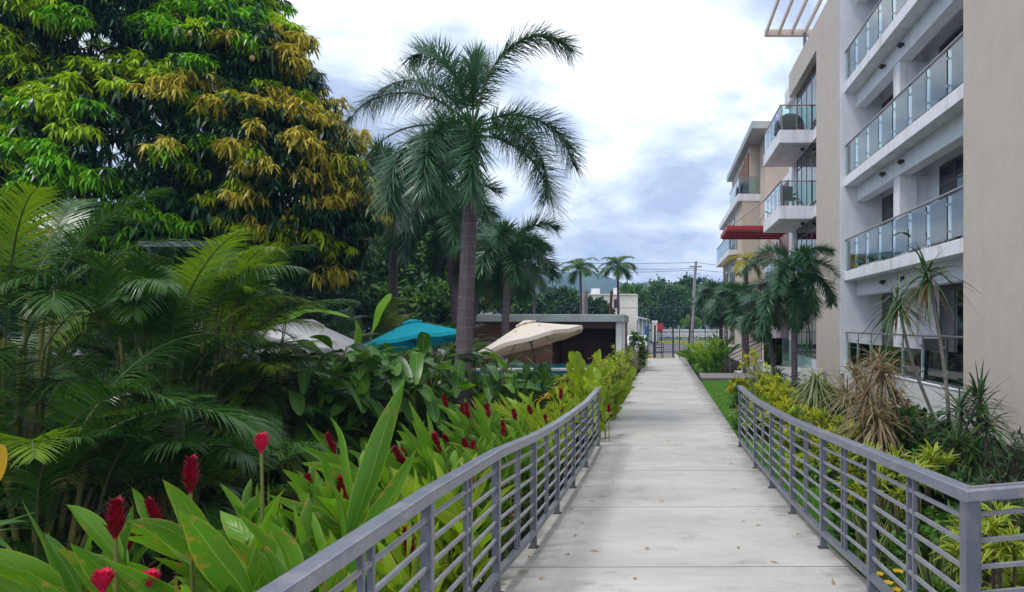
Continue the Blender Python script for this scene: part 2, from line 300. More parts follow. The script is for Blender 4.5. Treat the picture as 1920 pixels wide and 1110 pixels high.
class MB:
    def __init__(s): s.v = []; s.f = []; s.m = []; s.uv = []; s.n = 0

    def add(s, v, f, mat=0, uv=None):
        v = np.asarray(v, float).reshape(-1, 3); f = np.asarray(f, int)
        s.v.append(v); s.f.append(f + s.n); s.m.append(np.full(len(f), mat, int))
        s.uv.append(np.zeros((len(v), 2)) if uv is None else np.asarray(uv, float).reshape(-1, 2)); s.n += len(v)

    def box(s, x0, x1, y0, y1, z0, z1, mat=0):
        v = [(x, y, z) for x in (x0, x1) for y in (y0, y1) for z in (z0, z1)]; s.add(v, BOXF, mat); return s

    def bar(s, p, q, w, h, mat=0, up=(0, 0, 1)):
        """rectangular bar from p to q, w across, h high"""
        p = np.array(p, float); q = np.array(q, float); d = nrm(q - p); sd = np.cross(d, up)
        if np.linalg.norm(sd) < 1e-6: sd = np.array([1., 0, 0])
        sd = nrm(sd); u = np.cross(sd, d)
        v = [e + sd * w / 2 * a + u * h / 2 * b for a in (-1, 1) for e in (p, q) for b in (-1, 1)]; s.add(v, BOXF, mat); return s

    def tube(s, pts, r, n=8, mat=0, cap=True):
        pts = np.asarray(pts, float); k = len(pts); r = np.broadcast_to(np.asarray(r, float), (k,))
        t = nrm(np.gradient(pts, axis=0)); ref = np.where(np.abs(t[:, 2:3]) > .9, [[1., 0, 0]], [[0, 0, 1.]])
        a = nrm(np.cross(t, ref)); b = np.cross(t, a); th = np.linspace(0, 2 * np.pi, n, endpoint=False)
        v = pts[:, None] + r[:, None, None] * (np.cos(th)[None, :, None] * a[:, None] + np.sin(th)[None, :, None] * b[:, None])
        i = np.arange(k - 1)[:, None] * n; j = np.arange(n)[None]; j2 = (j + 1) % n
        f = np.stack([i + j, i + j2, i + n + j2, i + n + j], -1).reshape(-1, 4); s.add(v, f, mat)
        if cap:
            for e, q in ((0, pts[0]), (k - 1, pts[-1])):
                ring = v[e]; vv = np.vstack([ring, q[None]]); jj = np.arange(n)
                s.add(vv, np.stack([jj, (jj + 1) % n, np.full(n, n), np.full(n, n)], -1)[:, :3], mat)
        return s

    def strips(s, P, D, U, L, W, droop=.0, K=3, prof='lance', fold=.0, mat=0, cols=2, grav=(0, 0, -1.), twist=0., wave=0.):
        P = np.asarray(P, float).reshape(-1, 3); n = len(P)
        D = nrm(np.broadcast_to(np.asarray(D, float), (n, 3))); U = np.broadcast_to(np.asarray(U, float), (n, 3))
        L = np.broadcast_to(np.asarray(L, float), (n,)); W = np.broadcast_to(np.asarray(W, float), (n,)); dr = np.broadcast_to(np.asarray(droop, float), (n,))
        sd = np.cross(D, U); bad = np.linalg.norm(sd, axis=1) < 1e-4; sd[bad] = [1, 0, 0]; sd = nrm(sd); nn = np.cross(sd, D)
        t = np.linspace(0, 1, K + 1)
        C = P[:, None] + D[:, None] * (L[:, None] * t)[..., None] + np.asarray(grav)[None, None] * (dr[:, None] * L[:, None] * t ** 2)[..., None]
        pr = {'lance': np.sin(np.pi * np.clip(t, .0, 1) ** .75) ** .8 * .94 + .06 * (1 - t), 'blade': (1 - t ** 2.2) * (.55 + .45 * np.minimum(1, t * 3)) + .02,
              'paddle': np.sqrt(np.clip(1 - (2 * np.clip(t * 1.06 - .08, 0, 1) - 1) ** 2, 0.004, 1)) , 'sword': (1 - t ** 4) * .97 + .03, 'grass': (1 - t) + .03}[prof]
        w = W[:, None] * pr[None] / 2
        if wave:
            C = C + nn[:, None] * (np.sin(t * 9 + rng.uniform(0, 6, (n, 1))) * wave * W[:, None])[..., None]
        sd2 = sd[:, None] * np.ones((1, K + 1, 1))
        if twist:
            a = rng.uniform(-1, 1, (n, 1)) * twist * t[None]; sd2 = sd[:, None] * np.cos(a)[..., None] + nn[:, None] * np.sin(a)[..., None]
        n2 = np.cross(sd2, D[:, None])
        if cols == 2:
            V = np.stack([C - sd2 * w[..., None], C + sd2 * w[..., None]], 2); us = [0, 1]
        else:
            lift = n2 * (w * fold * 2)[..., None]
            V = np.stack([C - sd2 * w[..., None] + lift, C, C + sd2 * w[..., None] + lift], 2); us = [0, .5, 1]
        c = len(us); base = np.arange(n)[:, None, None] * ((K + 1) * c) + np.arange(K)[None, :, None] * c + np.arange(c - 1)[None, None]
        f = np.stack([base, base + 1, base + 1 + c, base + c], -1).reshape(-1, 4)
        uv = np.zeros((n, K + 1, c, 2)); uv[..., 0] = us; uv[..., 1] = t[None, :, None]
        s.add(V, f, mat, uv); return s

    def build(s, name, mats, parent=None, smooth=False, bevel=0):
        if not isinstance(mats, (list, tuple)): mats = [mats]
        V = np.concatenate(s.v); UV = np.concatenate(s.uv); me = bpy.data.meshes.new(name)
        sizes = np.concatenate([np.full(len(f), f.shape[1]) for f in s.f]); lv = np.concatenate([f.ravel() for f in s.f])
        if parent is not None and parent.type in ('EMPTY', 'MESH'):
            V = V - WORLD[parent.name][None]
        me.vertices.add(len(V)); me.vertices.foreach_set('co', V.astype(np.float32).ravel())
        me.loops.add(len(lv)); me.loops.foreach_set('vertex_index', lv.astype(np.int32))
        me.polygons.add(len(sizes)); st = np.concatenate([[0], np.cumsum(sizes)[:-1]])
        me.polygons.foreach_set('loop_start', st.astype(np.int32))
        me.polygons.foreach_set('material_index', np.concatenate(s.m).astype(np.int32))
        me.polygons.foreach_set('use_smooth', np.full(len(sizes), smooth))
        ul = me.uv_layers.new(name='UVMap'); ul.data.foreach_set('uv', UV[lv].astype(np.float32).ravel())
        for m in mats: me.materials.append(M[m] if isinstance(m, str) else m)
        me.update(calc_edges=True); me.validate()
        o = bpy.data.objects.new(name, me); COL.objects.link(o)
        WORLD[o.name] = np.zeros(3) if parent is None else WORLD[parent.name].copy()
        if parent is not None: o.parent = parent
        if bevel:
            b = o.modifiers.new('bevel', 'BEVEL'); b.width = bevel; b.segments = 2; b.limit_method = 'ANGLE'; b.harden_normals = False
        return o


WORLD = {}


def thing(name, label, cat, loc, group=None):
    o = bpy.data.objects.new(name, None); COL.objects.link(o); o.location = tuple(loc); o.empty_display_size = .2
    WORLD[o.name] = np.array(loc, float)
    return tag(o, label, cat, group)


def tag(o, label=None, cat=None, group=None, kind=None):
    if label: o['label'] = label
    if cat: o['category'] = cat
    if group: o['group'] = group
    if kind: o['kind'] = kind
    return o


def U(a, b, n=None): return rng.uniform(a, b, n)


def dirs(az, el): return np.stack([np.cos(az) * np.cos(el), np.sin(az) * np.cos(el), np.sin(el)], -1)


# ------------------------------------------------------------------ terrain
PK = np.array([(-8, .37), (2.8, .36), (4.05, .30), (5.24, .19), (6.45, .12), (7.65, .078), (8.95, .026), (10.7, 0), (44, -.25), (60, -.3)])


def pz(Y): return np.interp(Y, PK[:, 0], PK[:, 1])


def pdx(Y): return .0099 * np.maximum(0, np.asarray(Y) - 10.8)


def ground_z(X, Y):
    X = np.asarray(X, float); Y = np.asarray(Y, float)
    p = pz(np.clip(Y, -8, 60)); low = np.minimum(p, 0 - np.maximum(0, Y - 10) * .006)
    base = low - .14
    t = np.clip((-1.15 - X) / 1.6, 0, 1); t = t * t * (3 - 2 * t)
    left = base + t * (-.62 - base)
    f = np.clip((Y - 38) / 8, 0, 1)
    z = left * (1 - f) + np.minimum(left, -.42) * 0 + (-.42) * f
    far = np.clip((np.hypot(X, Y) - 120) / 400, 0, 1)
    return z * (1 - far) + -1.0 * far


def sheet(name, xs, ys, zf, mat, **kw):
    X, Y = np.meshgrid(xs, ys); Z = zf(X, Y); nx = len(xs); ny = len(ys)
    i = np.arange(ny - 1)[:, None] * nx + np.arange(nx - 1)[None]
    f = np.stack([i, i + 1, i + 1 + nx, i + nx], -1).reshape(-1, 4)
    mb = MB(); mb.add(np.stack([X, Y, Z], -1), f); return mb.build(name, mat, smooth=True)


xs = np.concatenate([[-1300, -700, -300, -120, -60, -35], np.arange(-24, 24.1, .4), [35, 60, 120, 300, 700, 1300]])
ys = np.concatenate([[-50, -25, -12], np.arange(-6, 60, .6), [65, 80, 120, 200, 400, 700, 1000, 1350]])
tag(sheet('ground', xs, ys, ground_z, 'soil'), kind='structure')

# footpath: brushed slabs with narrow joints, plus the branch to the entrance
mb = MB(); jt = [-6.0, -3.5, -1.4, .6, 2.65, 4.69, 6.73, 8.77, 10.8, 13.2, 15.6, 18, 20.4, 22.8, 25.2, 27.6, 30, 32.4, 34.8, 37.2, 39.6, 42, 44.0]
for a, b in zip(jt[:-1], jt[1:]):
    b2 = b - .02; ks = np.linspace(a, b2, 5)
    tilt = .006
    for e0, e1 in zip(ks[:-1], ks[1:]):
        v = []
        for yy in (e0, e1):
            for x in (-1.06, 1.30):
                for dz in (-.30, 0): v.append((x + pdx(yy), yy + tilt * x, pz(yy) + dz))
        v = np.array(v)  # order: y,x,z
        v = v.reshape(2, 2, 2, 3).transpose(1, 0, 2, 3).reshape(8, 3); mb.add(v, BOXF)
tag(mb.build('footpath', 'conc'), kind='structure')
n = 70; lx_ = np.where(rng.random(n) < .7, np.where(rng.random(n) < .6, U(-.95, -.5, n), U(.7, 1.2, n)), U(-.9, 1.1, n)); ly_ = 3.2 + 22 * rng.random(n) ** 1.4; mb = MB(); az = U(0, 6.28, n)
mb.strips(np.stack([lx_ + pdx(ly_), ly_, pz(ly_) + .006], -1), dirs(az, U(0, .25, n)), [[0, 0, 1.]], U(.03, .09, n), U(.012, .028, n), U(0, .15, n), K=4, prof='lance', fold=.2, cols=3)
tag(mb.build('leaf_litter', 'drybl'), 'small dry leaves fallen on the concrete path', 'leaf litter', kind='stuff')
mb = MB()
for a, b in ((1.62, 3.2), (3.21, 4.8)): mb.box(a, b, 26.2, 28.9, -.5, pz(27) - .012)
tag(mb.build('entrance_path', 'conc'), kind='structure')

# lawn strip right of the path
lx = np.array([1.31, 1.7, 2.2, 2.9]); ly = np.arange(3.0, 26.2, .5)
tag(sheet('lawn', lx, ly, lambda X, Y: ground_z(X, Y) + .02 + 0 * X, 'lawn'), kind='structure')
lx2 = np.array([1.72, 2.1, 2.7]); tag(sheet('lawn', lx2, np.arange(28.95, 40, .6), lambda X, Y: ground_z(X, Y) + .03, 'lawn'), kind='structure')
n = 42000; gx = U(1.33, 2.85, n); gy = U(3.2, 26.1, n); keep = rng.random(n) < np.clip(1.3 - gy / 32, .3, 1)
gx = gx[keep]; gy = gy[keep]; n = len(gx)
mb = MB(); az = U(0, 6.28, n)
mb.strips(np.stack([gx, gy, ground_z(gx, gy) + .015], -1), dirs(az, U(.9, 1.5, n)), dirs(az + 1.57, np.zeros(n)), U(.035, .075, n), U(.006, .012, n), U(0, .3, n), K=1, prof='grass')
tag(mb.build('lawn_grass', 'grassp', smooth=True), 'short bright green lawn grass between path and right planting bed', 'grass', kind='stuff')

# ------------------------------------------------------------------ railings
BARS = [.13, .235, .34, .445, .55, .655, .76]


def railing(name, label, X, posts, tops, group, corner=None):
    r = thing(name, label, 'railing', (X, posts[0], float(pz(posts[0]))), group)
    sg = -1 if X < 0 else 1
    pts = [np.array([X, y, pz(y) + h]) for y, h in zip(posts, tops)]
    hand = MB(); bot = MB(); bars = MB()
    if corner is not None:
        pts_h = pts + [pts[-1] + np.array(corner)]
    else: pts_h = pts
    d = nrm(np.gradient(np.array(pts_h), axis=0))
    # handrail as one mitred tube
    sec = []
    for i, p in enumerate(pts_h):
        if corner is not None and i == len(pts): dd = nrm(np.array(corner) * [1, 1, 0])
        elif corner is not None and i == len(pts) - 1: dd = nrm(nrm(np.array(corner) * [1, 1, 0]) + np.array([0, -1., 0]))
        else: dd = np.array([0, -1., 0])
        sd = np.array([-dd[1], dd[0], 0]); k = 1.0
        if corner is not None and i == len(pts) - 1: k = 1.35
        for a, b in ((-1, -1), (1, -1), (1, 1), (-1, 1)): sec.append(p + sd * .036 * a * k + np.array([0, 0, -.026 + .026 * b]))
    nseg = len(pts_h); f = []
    for i in range(nseg - 1):
        for j in range(4): f.append([i * 4 + j, i * 4 + (j + 1) % 4, i * 4 + 4 + (j + 1) % 4, i * 4 + 4 + j])
    f += [[0, 1, 2, 3], [nseg * 4 - 1, nseg * 4 - 2, nseg * 4 - 3, nseg * 4 - 4]]
    hand.add(sec, f); hand.build('handrail', 'handrail', r, bevel=.007)

    def upright(x, y, w, zb, zt, nm, foot=False):
        mbp = MB().box(x - w / 2, x + w / 2, y - w / 2, y + w / 2, zb, zt); po = mbp.build(nm, 'steel', r, bevel=.004)
        if foot:
            MB().box(x - .038, x + .038, y - .038, y + .038, zb - .004, zb + .007).build('foot_plate', 'foot', po, bevel=.003)
    for i, (y, h) in enumerate(zip(posts, tops)):
        w = .062 if (corner is not None and i == len(posts) - 1) else .046
        upright(X, y, w, pz(y), pz(y) + h - .05, 'post', True)
    for i in range(len(posts) - 1):
        ya, yb = posts[i], posts[i + 1]; za, zb = pz(ya), pz(yb)
        ta, tb = tops[i], tops[i + 1]
        ym = (ya + yb) / 2; g = .055
        for yy in (ym - g / 2 - .012, ym + g / 2 + .012):
            k = (yy - ya) / (yb - ya); zz = za + (zb - za) * k; tt = ta + (tb - ta) * k
            upright(X, yy, .022, zz + .135, zz + tt - .05, 'baluster')
        bot.bar((X, ya, za + .115), (X, yb, zb + .115), .044, .04)
        for h in BARS:
            hh = .105 + h
            ka = ta / .89; kb = tb / .89
            bm = MB(); bm.bar((X, ya, za + hh * ka), (X, yb, zb + hh * kb), .016, .016); bm.build('bar', 'rust', r)
    if corner is not None:
        c = np.array(corner); p0 = np.array([X, posts[-1], pz(posts[-1])])
        for h in BARS:
            MB().bar(p0 + [0, 0, .105 + h], p0 + c + [0, 0, .105 + h], .016, .016).build('bar', 'rust', r)
        bot.bar(p0 + [0, 0, .115], p0 + c + [0, 0, .115], .044, .04)
        e = p0 + c; upright(e[0], e[1], .046, e[2], e[2] + tops[-1] - .05, 'post', True)
    bot.build('bottom_rail', 'steel', r, bevel=.005)
    return r


railing('handrail_fence', 'grey metal railing on the left path edge before red ginger', -.955, [10.75, 9.0, 7.65, 6.45, 5.25, 4.05, 2.85, 1.66, .45], [.905, .865, .855, .86, .86, .85, .845, .865, .87], 'grey path railings')
railing('handrail_fence', 'grey metal railing on the right path edge with turned corner post', 1.235, [10.65, 8.95, 7.65, 6.45, 5.24, 4.04, 2.757], [.94, .905, .89, .89, .885, .85, .865], 'grey path railings', corner=(2.4, 0.02, .2))

# ------------------------------------------------------------------ plant makers


def frond_curve(base, az, el, L, arc, n=24, side=0.0, pw=1.2):
    s = np.linspace(0, 1, n); e = el - arc * s ** pw; a = az + side * s ** 1.5
    T = dirs(a, e); P = np.asarray(base)[None] + np.vstack([[0, 0, 0], np.cumsum((T[1:] + T[:-1]) / 2 * (L / (n - 1)), 0)])
    return s, P, T


def pinnate(mb, base, az, el, L, arc, nl=46, ll=.55, lw=.03, droop=.35, vang=.35, mat=0, rmat=1, rr=.012, start=.18, side=0., ang=(1.15, .45), K=3, pw=1.2, ml=.0, rows=1):
    s, P, T = frond_curve(base, az, el, L, arc, 30, side, pw)
    mb.tube(P, np.linspace(rr, rr * .25, 30), 5, rmat)
    q = np.linspace(start, 1, nl); Pq = np.stack([np.interp(q, s, P[:, i]) for i in range(3)], -1); Tq = nrm(np.stack([np.interp(q, s, T[:, i]) for i in range(3)], -1))
    sd = nrm(np.cross(Tq, [0, 0, 1.])); up = np.cross(sd, Tq); an = np.interp(q, [start, 1], ang); u = (q - start) / (1 - start)
    ln = ll * (np.sin(np.pi * np.clip(u * .86 + .12, 0, 1)) ** .6)
    for sg in (-1, 1):
        for r in range(rows):
            va = vang + r * .5 + U(-.12, .12, nl)
            D = Tq * np.cos(an + U(-.06, .06, nl))[:, None] + (sg * sd * np.cos(va)[:, None] + up * np.sin(va)[:, None]) * np.sin(an)[:, None]
            mb.strips(Pq, D, up, ln * U(.88, 1.08, nl), lw * (0.6 + .4 * np.sin(np.pi * u)), droop * U(.6, 1.4, nl), K=K, prof='blade', mat=mat, cols=2)


def plumose(mb, base, az, el, L, arc, nn=60, k=6, ll=.5, lw=.028, mat=0, rmat=1, rr=.018, start=.16, side=0., pw=1.3, droop=.12):
    s, P, T = frond_curve(base, az, el, L, arc, 30, side, pw)
    mb.tube(P, np.linspace(rr, rr * .25, 30), 6, rmat)
    q = np.repeat(np.linspace(start, 1, nn), k); m = len(q); u = (q - start) / (1 - start)
    Pq = np.stack([np.interp(q, s, P[:, i]) for i in range(3)], -1); Tq = nrm(np.stack([np.interp(q, s, T[:, i]) for i in range(3)], -1))
    sd = nrm(np.cross(Tq, [0, 0, 1.]) + 1e-6); up = np.cross(sd, Tq); ph = U(0, 6.28, m)
    an = np.interp(u, [0, 1], [1.2, .72]) + U(-.18, .18, m)
    R = sd * np.cos(ph)[:, None] + up * np.sin(ph)[:, None]
    D = Tq * np.cos(an)[:, None] + R * np.sin(an)[:, None]
    ln = ll * (np.sin(np.pi * np.clip(u * .60 + .2, 0, 1)) ** .7) * U(.75, 1.1, m)
    mb.strips(Pq, D, np.cross(D, sd + up * .3), ln, lw, droop * U(.3, 1.8, m), K=2, prof='sword', mat=mat)


def foxtail(name, label, base, H, r0, r1, fr, L, mats=('fox', 'rachis'), lean=(0, 0), ll=.5, lw=.028, nn=60, k=6, group=None, shaft=.6, spear=0, parts=True, az0=None):
    b = np.asarray(base, float); t = thing(name, label, 'palm', b, group)
    zz = np.linspace(0, 1, 14); cx = lean[0] * zz ** 1.5; cy = lean[1] * zz ** 1.5
    pts = np.stack([b[0] + cx, b[1] + cy, b[2] - .1 + zz * (H + .1)], -1)
    bul = r0 + (r1 - r0) * zz + .0 * zz; bul[0] *= 1.25
    MB().tube(pts, bul, 18).build('trunk', 'palmbark', t, smooth=True)
    top = pts[-1]; sp = np.stack([top + (pts[-1] - pts[-2]) * 0 + np.array([0, 0, z]) for z in np.linspace(0, shaft, 6)])
    MB().tube(sp, np.interp(np.linspace(0, 1, 6), [0, .3, 1], [r1, r1 * 1.05, r1 * .45]), 14).build('crownshaft', 'rachis', t, smooth=True)
    one = MB()
    for i, (az, el, arc, q, pw) in enumerate(fr):
        mb = MB() if parts else one
        plumose(mb, top + [0, 0, shaft * (.75 + .25 * (el > .6))], math.radians(az), el, L * q, arc, nn, k, ll, lw, pw=pw, rr=.02 * r1 / .12 if r1 < .12 else .024)
        if parts: mb.build('frond', list(mats), t)
    if spear:
        one.tube(np.stack([top + np.array([.0, 0, shaft]), top + np.array([spear * .16, 0, shaft + spear * .55]), top + np.array([spear * .22, 0, shaft + spear])]), [.02, .012, .004], 6, 1)
    if one.n: one.build('spear_leaf' if parts else 'crown', list(mats), t)
    return t


def ginger(name, label, base, H, nst, leaf=.5, lw=.12, mat='ginger', spread=.5, flowers=0, nl=11, group='red ginger plants along the railing', bract='bract', aim=None):
    global rng
    keep_, rng = rng, np.random.default_rng(sum(ord(q) * (i_ + 3) for i_, q in enumerate(label)))
    b = np.array(base, float); b[2] = float(ground_z(b[0], b[1])) - .02 if b[2] is None or np.isnan(b[2]) else b[2]
    t = thing(name, label, 'plant', b, group); lv = MB(); st = MB(); tips = []
    for i in range(nst):
        az = U(0, 6.28) if aim is None else aim + U(-1.6, 1.6); h = H * (U(.72, 1.05) if i else 1.06); sp = spread * U(.3, 1.0)
        s = np.linspace(0, 1, 12); off = dirs(np.array([az]), np.array([0.]))[0]
        p0 = b + np.array([U(-.18, .18), U(-.18, .18), 0])
        P = p0[None] + off[None] * (sp * s ** 1.8)[:, None] + np.array([0, 0, 1.])[None] * (h * s - .12 * h * s ** 3)[:, None]
        st.tube(P, np.linspace(.013, .006, 12), 6)
        tips.append((P[-1], nrm(P[-1] - P[-2])))
        q = np.linspace(.22, .99, nl) + U(-.015, .015, nl); Pq = np.stack([np.interp(q, s, P[:, j]) for j in range(3)], -1); T = nrm(np.gradient(P, axis=0)); Tq = nrm(np.stack([np.interp(q, s, T[:, j]) for j in range(3)], -1))
        pl = az + U(-.6, .6) + 1.57; sd = dirs(np.array([pl]), np.array([0.]))[0]
        sgn = np.where(np.arange(nl) % 2 == 0, 1., -1.); an = np.interp(q, [.2, 1], [.85, .22]) + U(-.14, .14, nl)
        D = Tq * np.cos(an)[:, None] + (sd[None] * sgn[:, None] + off[None] * U(-.35, .35, nl)[:, None]) * np.sin(an)[:, None]
        ln = leaf * np.interp(q, [.2, .5, .85, 1], [.7, 1, 1, .75]) * U(.62, 1.15, nl)
        lv.strips(Pq, D, Tq + off * .2, ln, lw * U(.62, 1.0, nl), U(.04, .42, nl), K=8, prof='lance', fold=.26, cols=3, wave=.06, twist=.6)
    st.build('stem', 'cane', t, smooth=True); lv.build('foliage', mat, t, smooth=True)
    for i in range(flowers):
        p, d = tips[i % len(tips)]; flower(t, p + np.array([0, 0, .02]), nrm(d + [0, 0, .8]), U(.11, .17), bract)
    rng = keep_
    return t


def flower(parent, p, d, L, mat='bract', stalk=.1, r=.034):
    mb = MB(); n = 46; u = np.linspace(0.02, 1, n); ph = np.arange(n) * 2.4; d = nrm(d)
    a = nrm(np.cross(d, [0.3, 1, .1])); b = np.cross(d, a); R = a[None] * np.cos(ph)[:, None] + b[None] * np.sin(ph)[:, None]
    rad = r * np.sin(np.pi * np.clip(u * .85 + .1, 0, 1)) ** .7
    mb.tube(np.stack([p + d * (L * x) for x in np.linspace(0, 1, 6)]), r * .55 * np.array([.5, .9, 1, .9, .7, .2]), 8)
    mb.strips(p + d * (L * u)[:, None] + R * (rad * .25)[:, None], R * .8 + d * .9, d, .05 * (1.1 - .45 * u), .026, -.25, K=3, prof='lance', fold=.2, cols=3)
    o = mb.build('flower', mat, parent, smooth=True)
    MB().tube(np.stack([p - d * stalk, p + d * .01]), [.006, .007], 6).build('stalk', 'stem', o)
    return o


def paddle(name, label, base, stems, group=None, mat='heli', cat='plant', lw=.2, fl=.0, bright=None):
    """heliconia / banana like plant; stems: list of (az, height, reach, leaf length, leaf elevation, droop)"""
    t = thing(name, label, cat, base, group); b = np.asarray(base, float); st = MB(); lv = MB()
    for i, (az, h, reach, ll, el, dr) in enumerate(stems):
        off = dirs(np.array([az]), np.array([0.]))[0]; s = np.linspace(0, 1, 8); p0 = b + off * .12 * U(.2, 1.2)
        P = p0[None] + off[None] * (reach * s ** 2)[:, None] + np.array([0, 0, 1.])[None] * (h * s)[:, None]
        st.tube(P, np.linspace(.018, .009, 8), 6)
        D = dirs(np.array([az + U(-.4, .4)]), np.array([el]))
        mi = 1 if (bright and rng.random() < bright) else 0
        lv.strips(P[-1:], D, np.array([[0, 0, 1.]]) + off * -.2 + U(-.4, .4, 3), ll, lw * U(.8, 1.2), dr, K=9, prof='paddle', fold=.14, cols=3, wave=.05, twist=.7, mat=mi)
    st.build('stem', 'stem', t, smooth=True); lv.build('foliage', [mat, 'helib'], t, smooth=True)
    return t


def rosette(mb, p, n, L, W, droop=.35, up=.2, mat=0, K=4, prof='blade', axis=(0, 0, 1.), low=-.5, cols=2, fold=.0):
    el = np.arcsin(U(math.sin(low), 1, n)) * .9 + up * .3; az = U(0, 6.28, n); D = dirs(az, np.clip(el, -1.3, 1.45))
    mb.strips(np.asarray(p)[None] + D * .02 + U(-.015, .015, (n, 3)), D, np.array([0, 0, 1.]) + U(-.25, .25, (n, 3)), L * U(.65, 1.08, n), W * U(.8, 1.1, n), droop * U(.3, 1.5, n), K=K, prof=prof, mat=mat, cols=cols, fold=fold)


def dracaena(name, label, base, canes, leafm='drac', L=.55, W=.03, n=60, group=None, droop=.5, low=-.6, dry=0, cr=.022, cat='dracaena'):
    """canes: list of (control points, scale)"""
    t = thing(name, label, cat, base, group)
    for pts, sc in canes:
        pts = np.asarray(pts, float); k = np.linspace(0, 1, len(pts)); s = np.linspace(0, 1, 14)
        P = np.stack([np.interp(s, k, pts[:, j]) for j in range(3)], -1)
        for _ in range(3): P[1:-1] = (P[:-2] + 2 * P[1:-1] + P[2:]) / 4
        MB().tube(P, np.linspace(cr * 1.2, cr * .8, 14) * sc, 9).build('cane', 'dcane', t, smooth=True)
        mb = MB(); q = P[-1]
        for j in range(4): rosette(mb, q - np.array([0, 0, .05 * sc * j]), n // 4 + 1, L * sc, W * sc, droop, .3 - .2 * j, 0, K=5, low=low - .12 * j + .25)
        if dry: rosette(mb, q - np.array([0, 0, .12]), dry, L * sc * .8, W * sc, .5, -2.4, 1, K=4, low=-1.2)
        mb.build('leaf_head', [leafm, 'drybl'], t)
    return t


def shrub(name, label, base, rx, ry, h, nw, leaves=12, L=.14, W=.035, mats=('bush',), mix=None, group=None, cat='shrub', droop=.15, prof='lance', ground=None, stems=6, low=-.3, zmin=.0):
    """leafy bush: whorls of leaves spread through an uneven dome, carried by thin stems"""
    b = np.array(base, float); t = thing(name, label, cat, b, group); mb = MB(); st = MB()
    nb = max(5, nw // 9); bl = []
    for i in range(nb):
        a = U(0, 6.28); e = np.arcsin(U(0.0, 1)); r = U(.55, 1.0); bl.append(np.array([math.cos(a) * math.cos(e) * rx * r, math.sin(a) * math.cos(e) * ry * r, zmin + (h - zmin) * (.12 + .88 * math.sin(e)) * r]))
    for i, c in enumerate(bl):
        st.tube(np.stack([b + c * [.15, .15, 0], b + c * [.6, .6, .55], b + c]), [.012, .009, .005], 5)
    for i in range(nw):
        c = bl[i % nb]; p = b + c + rng.normal(0, .13, 3) * [rx, ry, h * .8]; p[2] = max(p[2], b[2] + .05)
        mi = 0 if mix is None else int(rng.choice(len(mats), p=mix))
        rosette(mb, p, leaves, L, W, droop, .4, mi, K=3, prof=prof, low=low, cols=3, fold=.12)
    st.build('stem', 'bark', t); mb.build('foliage', list(mats), t, smooth=True)
    return t


def crown_tree(name, label, base, lobes, leaf=.5, lw=.25, per=900, mats=('farleaf',), mix=None, group=None, trunk_r=.25, K=2, cat='tree', inner=.35):
    """lobes: list of (centre xyz, radius); leaves spread through the shell of every lobe in clumps"""
    b = np.array(base, float); t = thing(name, label, cat, b, group); mb = MB(); tr = MB()
    cs = np.array([l[0] for l in lobes], float); top = cs.mean(0)
    tr.tube(np.stack([b, b + (top - b) * [.3, .3, .35], b + (top - b) * [.6, .6, .7]]), [trunk_r * 1.2, trunk_r, trunk_r * .6], 9)
    for c, R in lobes:
        tr.tube(np.stack([b + (top - b) * [.4, .4, .5], (b + (top - b) * .6 + c) / 2, c]), [trunk_r * .5, trunk_r * .3, trunk_r * .1], 6)
        c = np.asarray(c, float); nb = max(10, int(per / 26)); a = U(0, 6.28, nb); e = np.arcsin(U(-.75, 1, nb)); bc = dirs(a, e) * R * U(.72, 1.0, nb)[:, None]
        i = rng.integers(0, nb, per); P = c + bc[i] + rng.normal(0, R * .11, (per, 3))
        if inner:
            m = int(per * inner); P[:m] = c + rng.normal(0, R * .42, (m, 3))
        D = nrm(nrm(P - c) * .7 + rng.normal(0, .6, (per, 3)) + [0, 0, -.1])
        mi = rng.choice(len(mats), size=nb, p=mix)[i] if mix is not None else np.zeros(per, int)
        for k in range(len(mats)):
            q = mi == k
            if q.any(): mb.strips(P[q], D[q], rng.normal(0, 1, (q.sum(), 3)), leaf * U(.6, 1.1, q.sum()), lw, .1, K=K, prof='lance', mat=k)
    tr.build('trunk', 'bark', t, smooth=True); mb.build('crown', list(mats), t)
    return t



# ------------------------------------------------------------------ apartment building (near block)
FL = [.55, 3.60, 6.65, 9.70]
bld = thing('apartment_building', 'tan and white four storey apartment building with long glass balconies', 'building', (7.5, 18, -.6))
MB().box(5.85, 9.6, 2.0, 13.36, -.9, 14.2).build('end_wall', 'tan', bld)
MB().box(5.85, 9.6, 22.55, 25.9, -.9, 13.2).build('pier', 'tan', bld)
MB().box(5.85, 9.6, 25.9, 31.4, 12.15, 13.2).build('parapet', 'tan', bld)
MB().box(7.2, 9.6, 13.36, 22.55, -.6, 12.75).build('rear_wall', 'white', bld)
w = MB().box(6.15, 9.6, 25.9, 33.0, -.6, 12.15); w.build('side_wall', 'white', bld)
MB().box(5.95, 9.6, 31.4, 33.0, 12.15, 12.9).build('roof_edge', 'slab', bld)
MB().box(5.86, 7.19, 22.50, 22.549, .3, 12.7).build('cheek_wall', 'white', bld)
MB().box(5.98, 7.2, 13.361, 22.498, -.75, .548).build('plinth', 'plinth', bld)


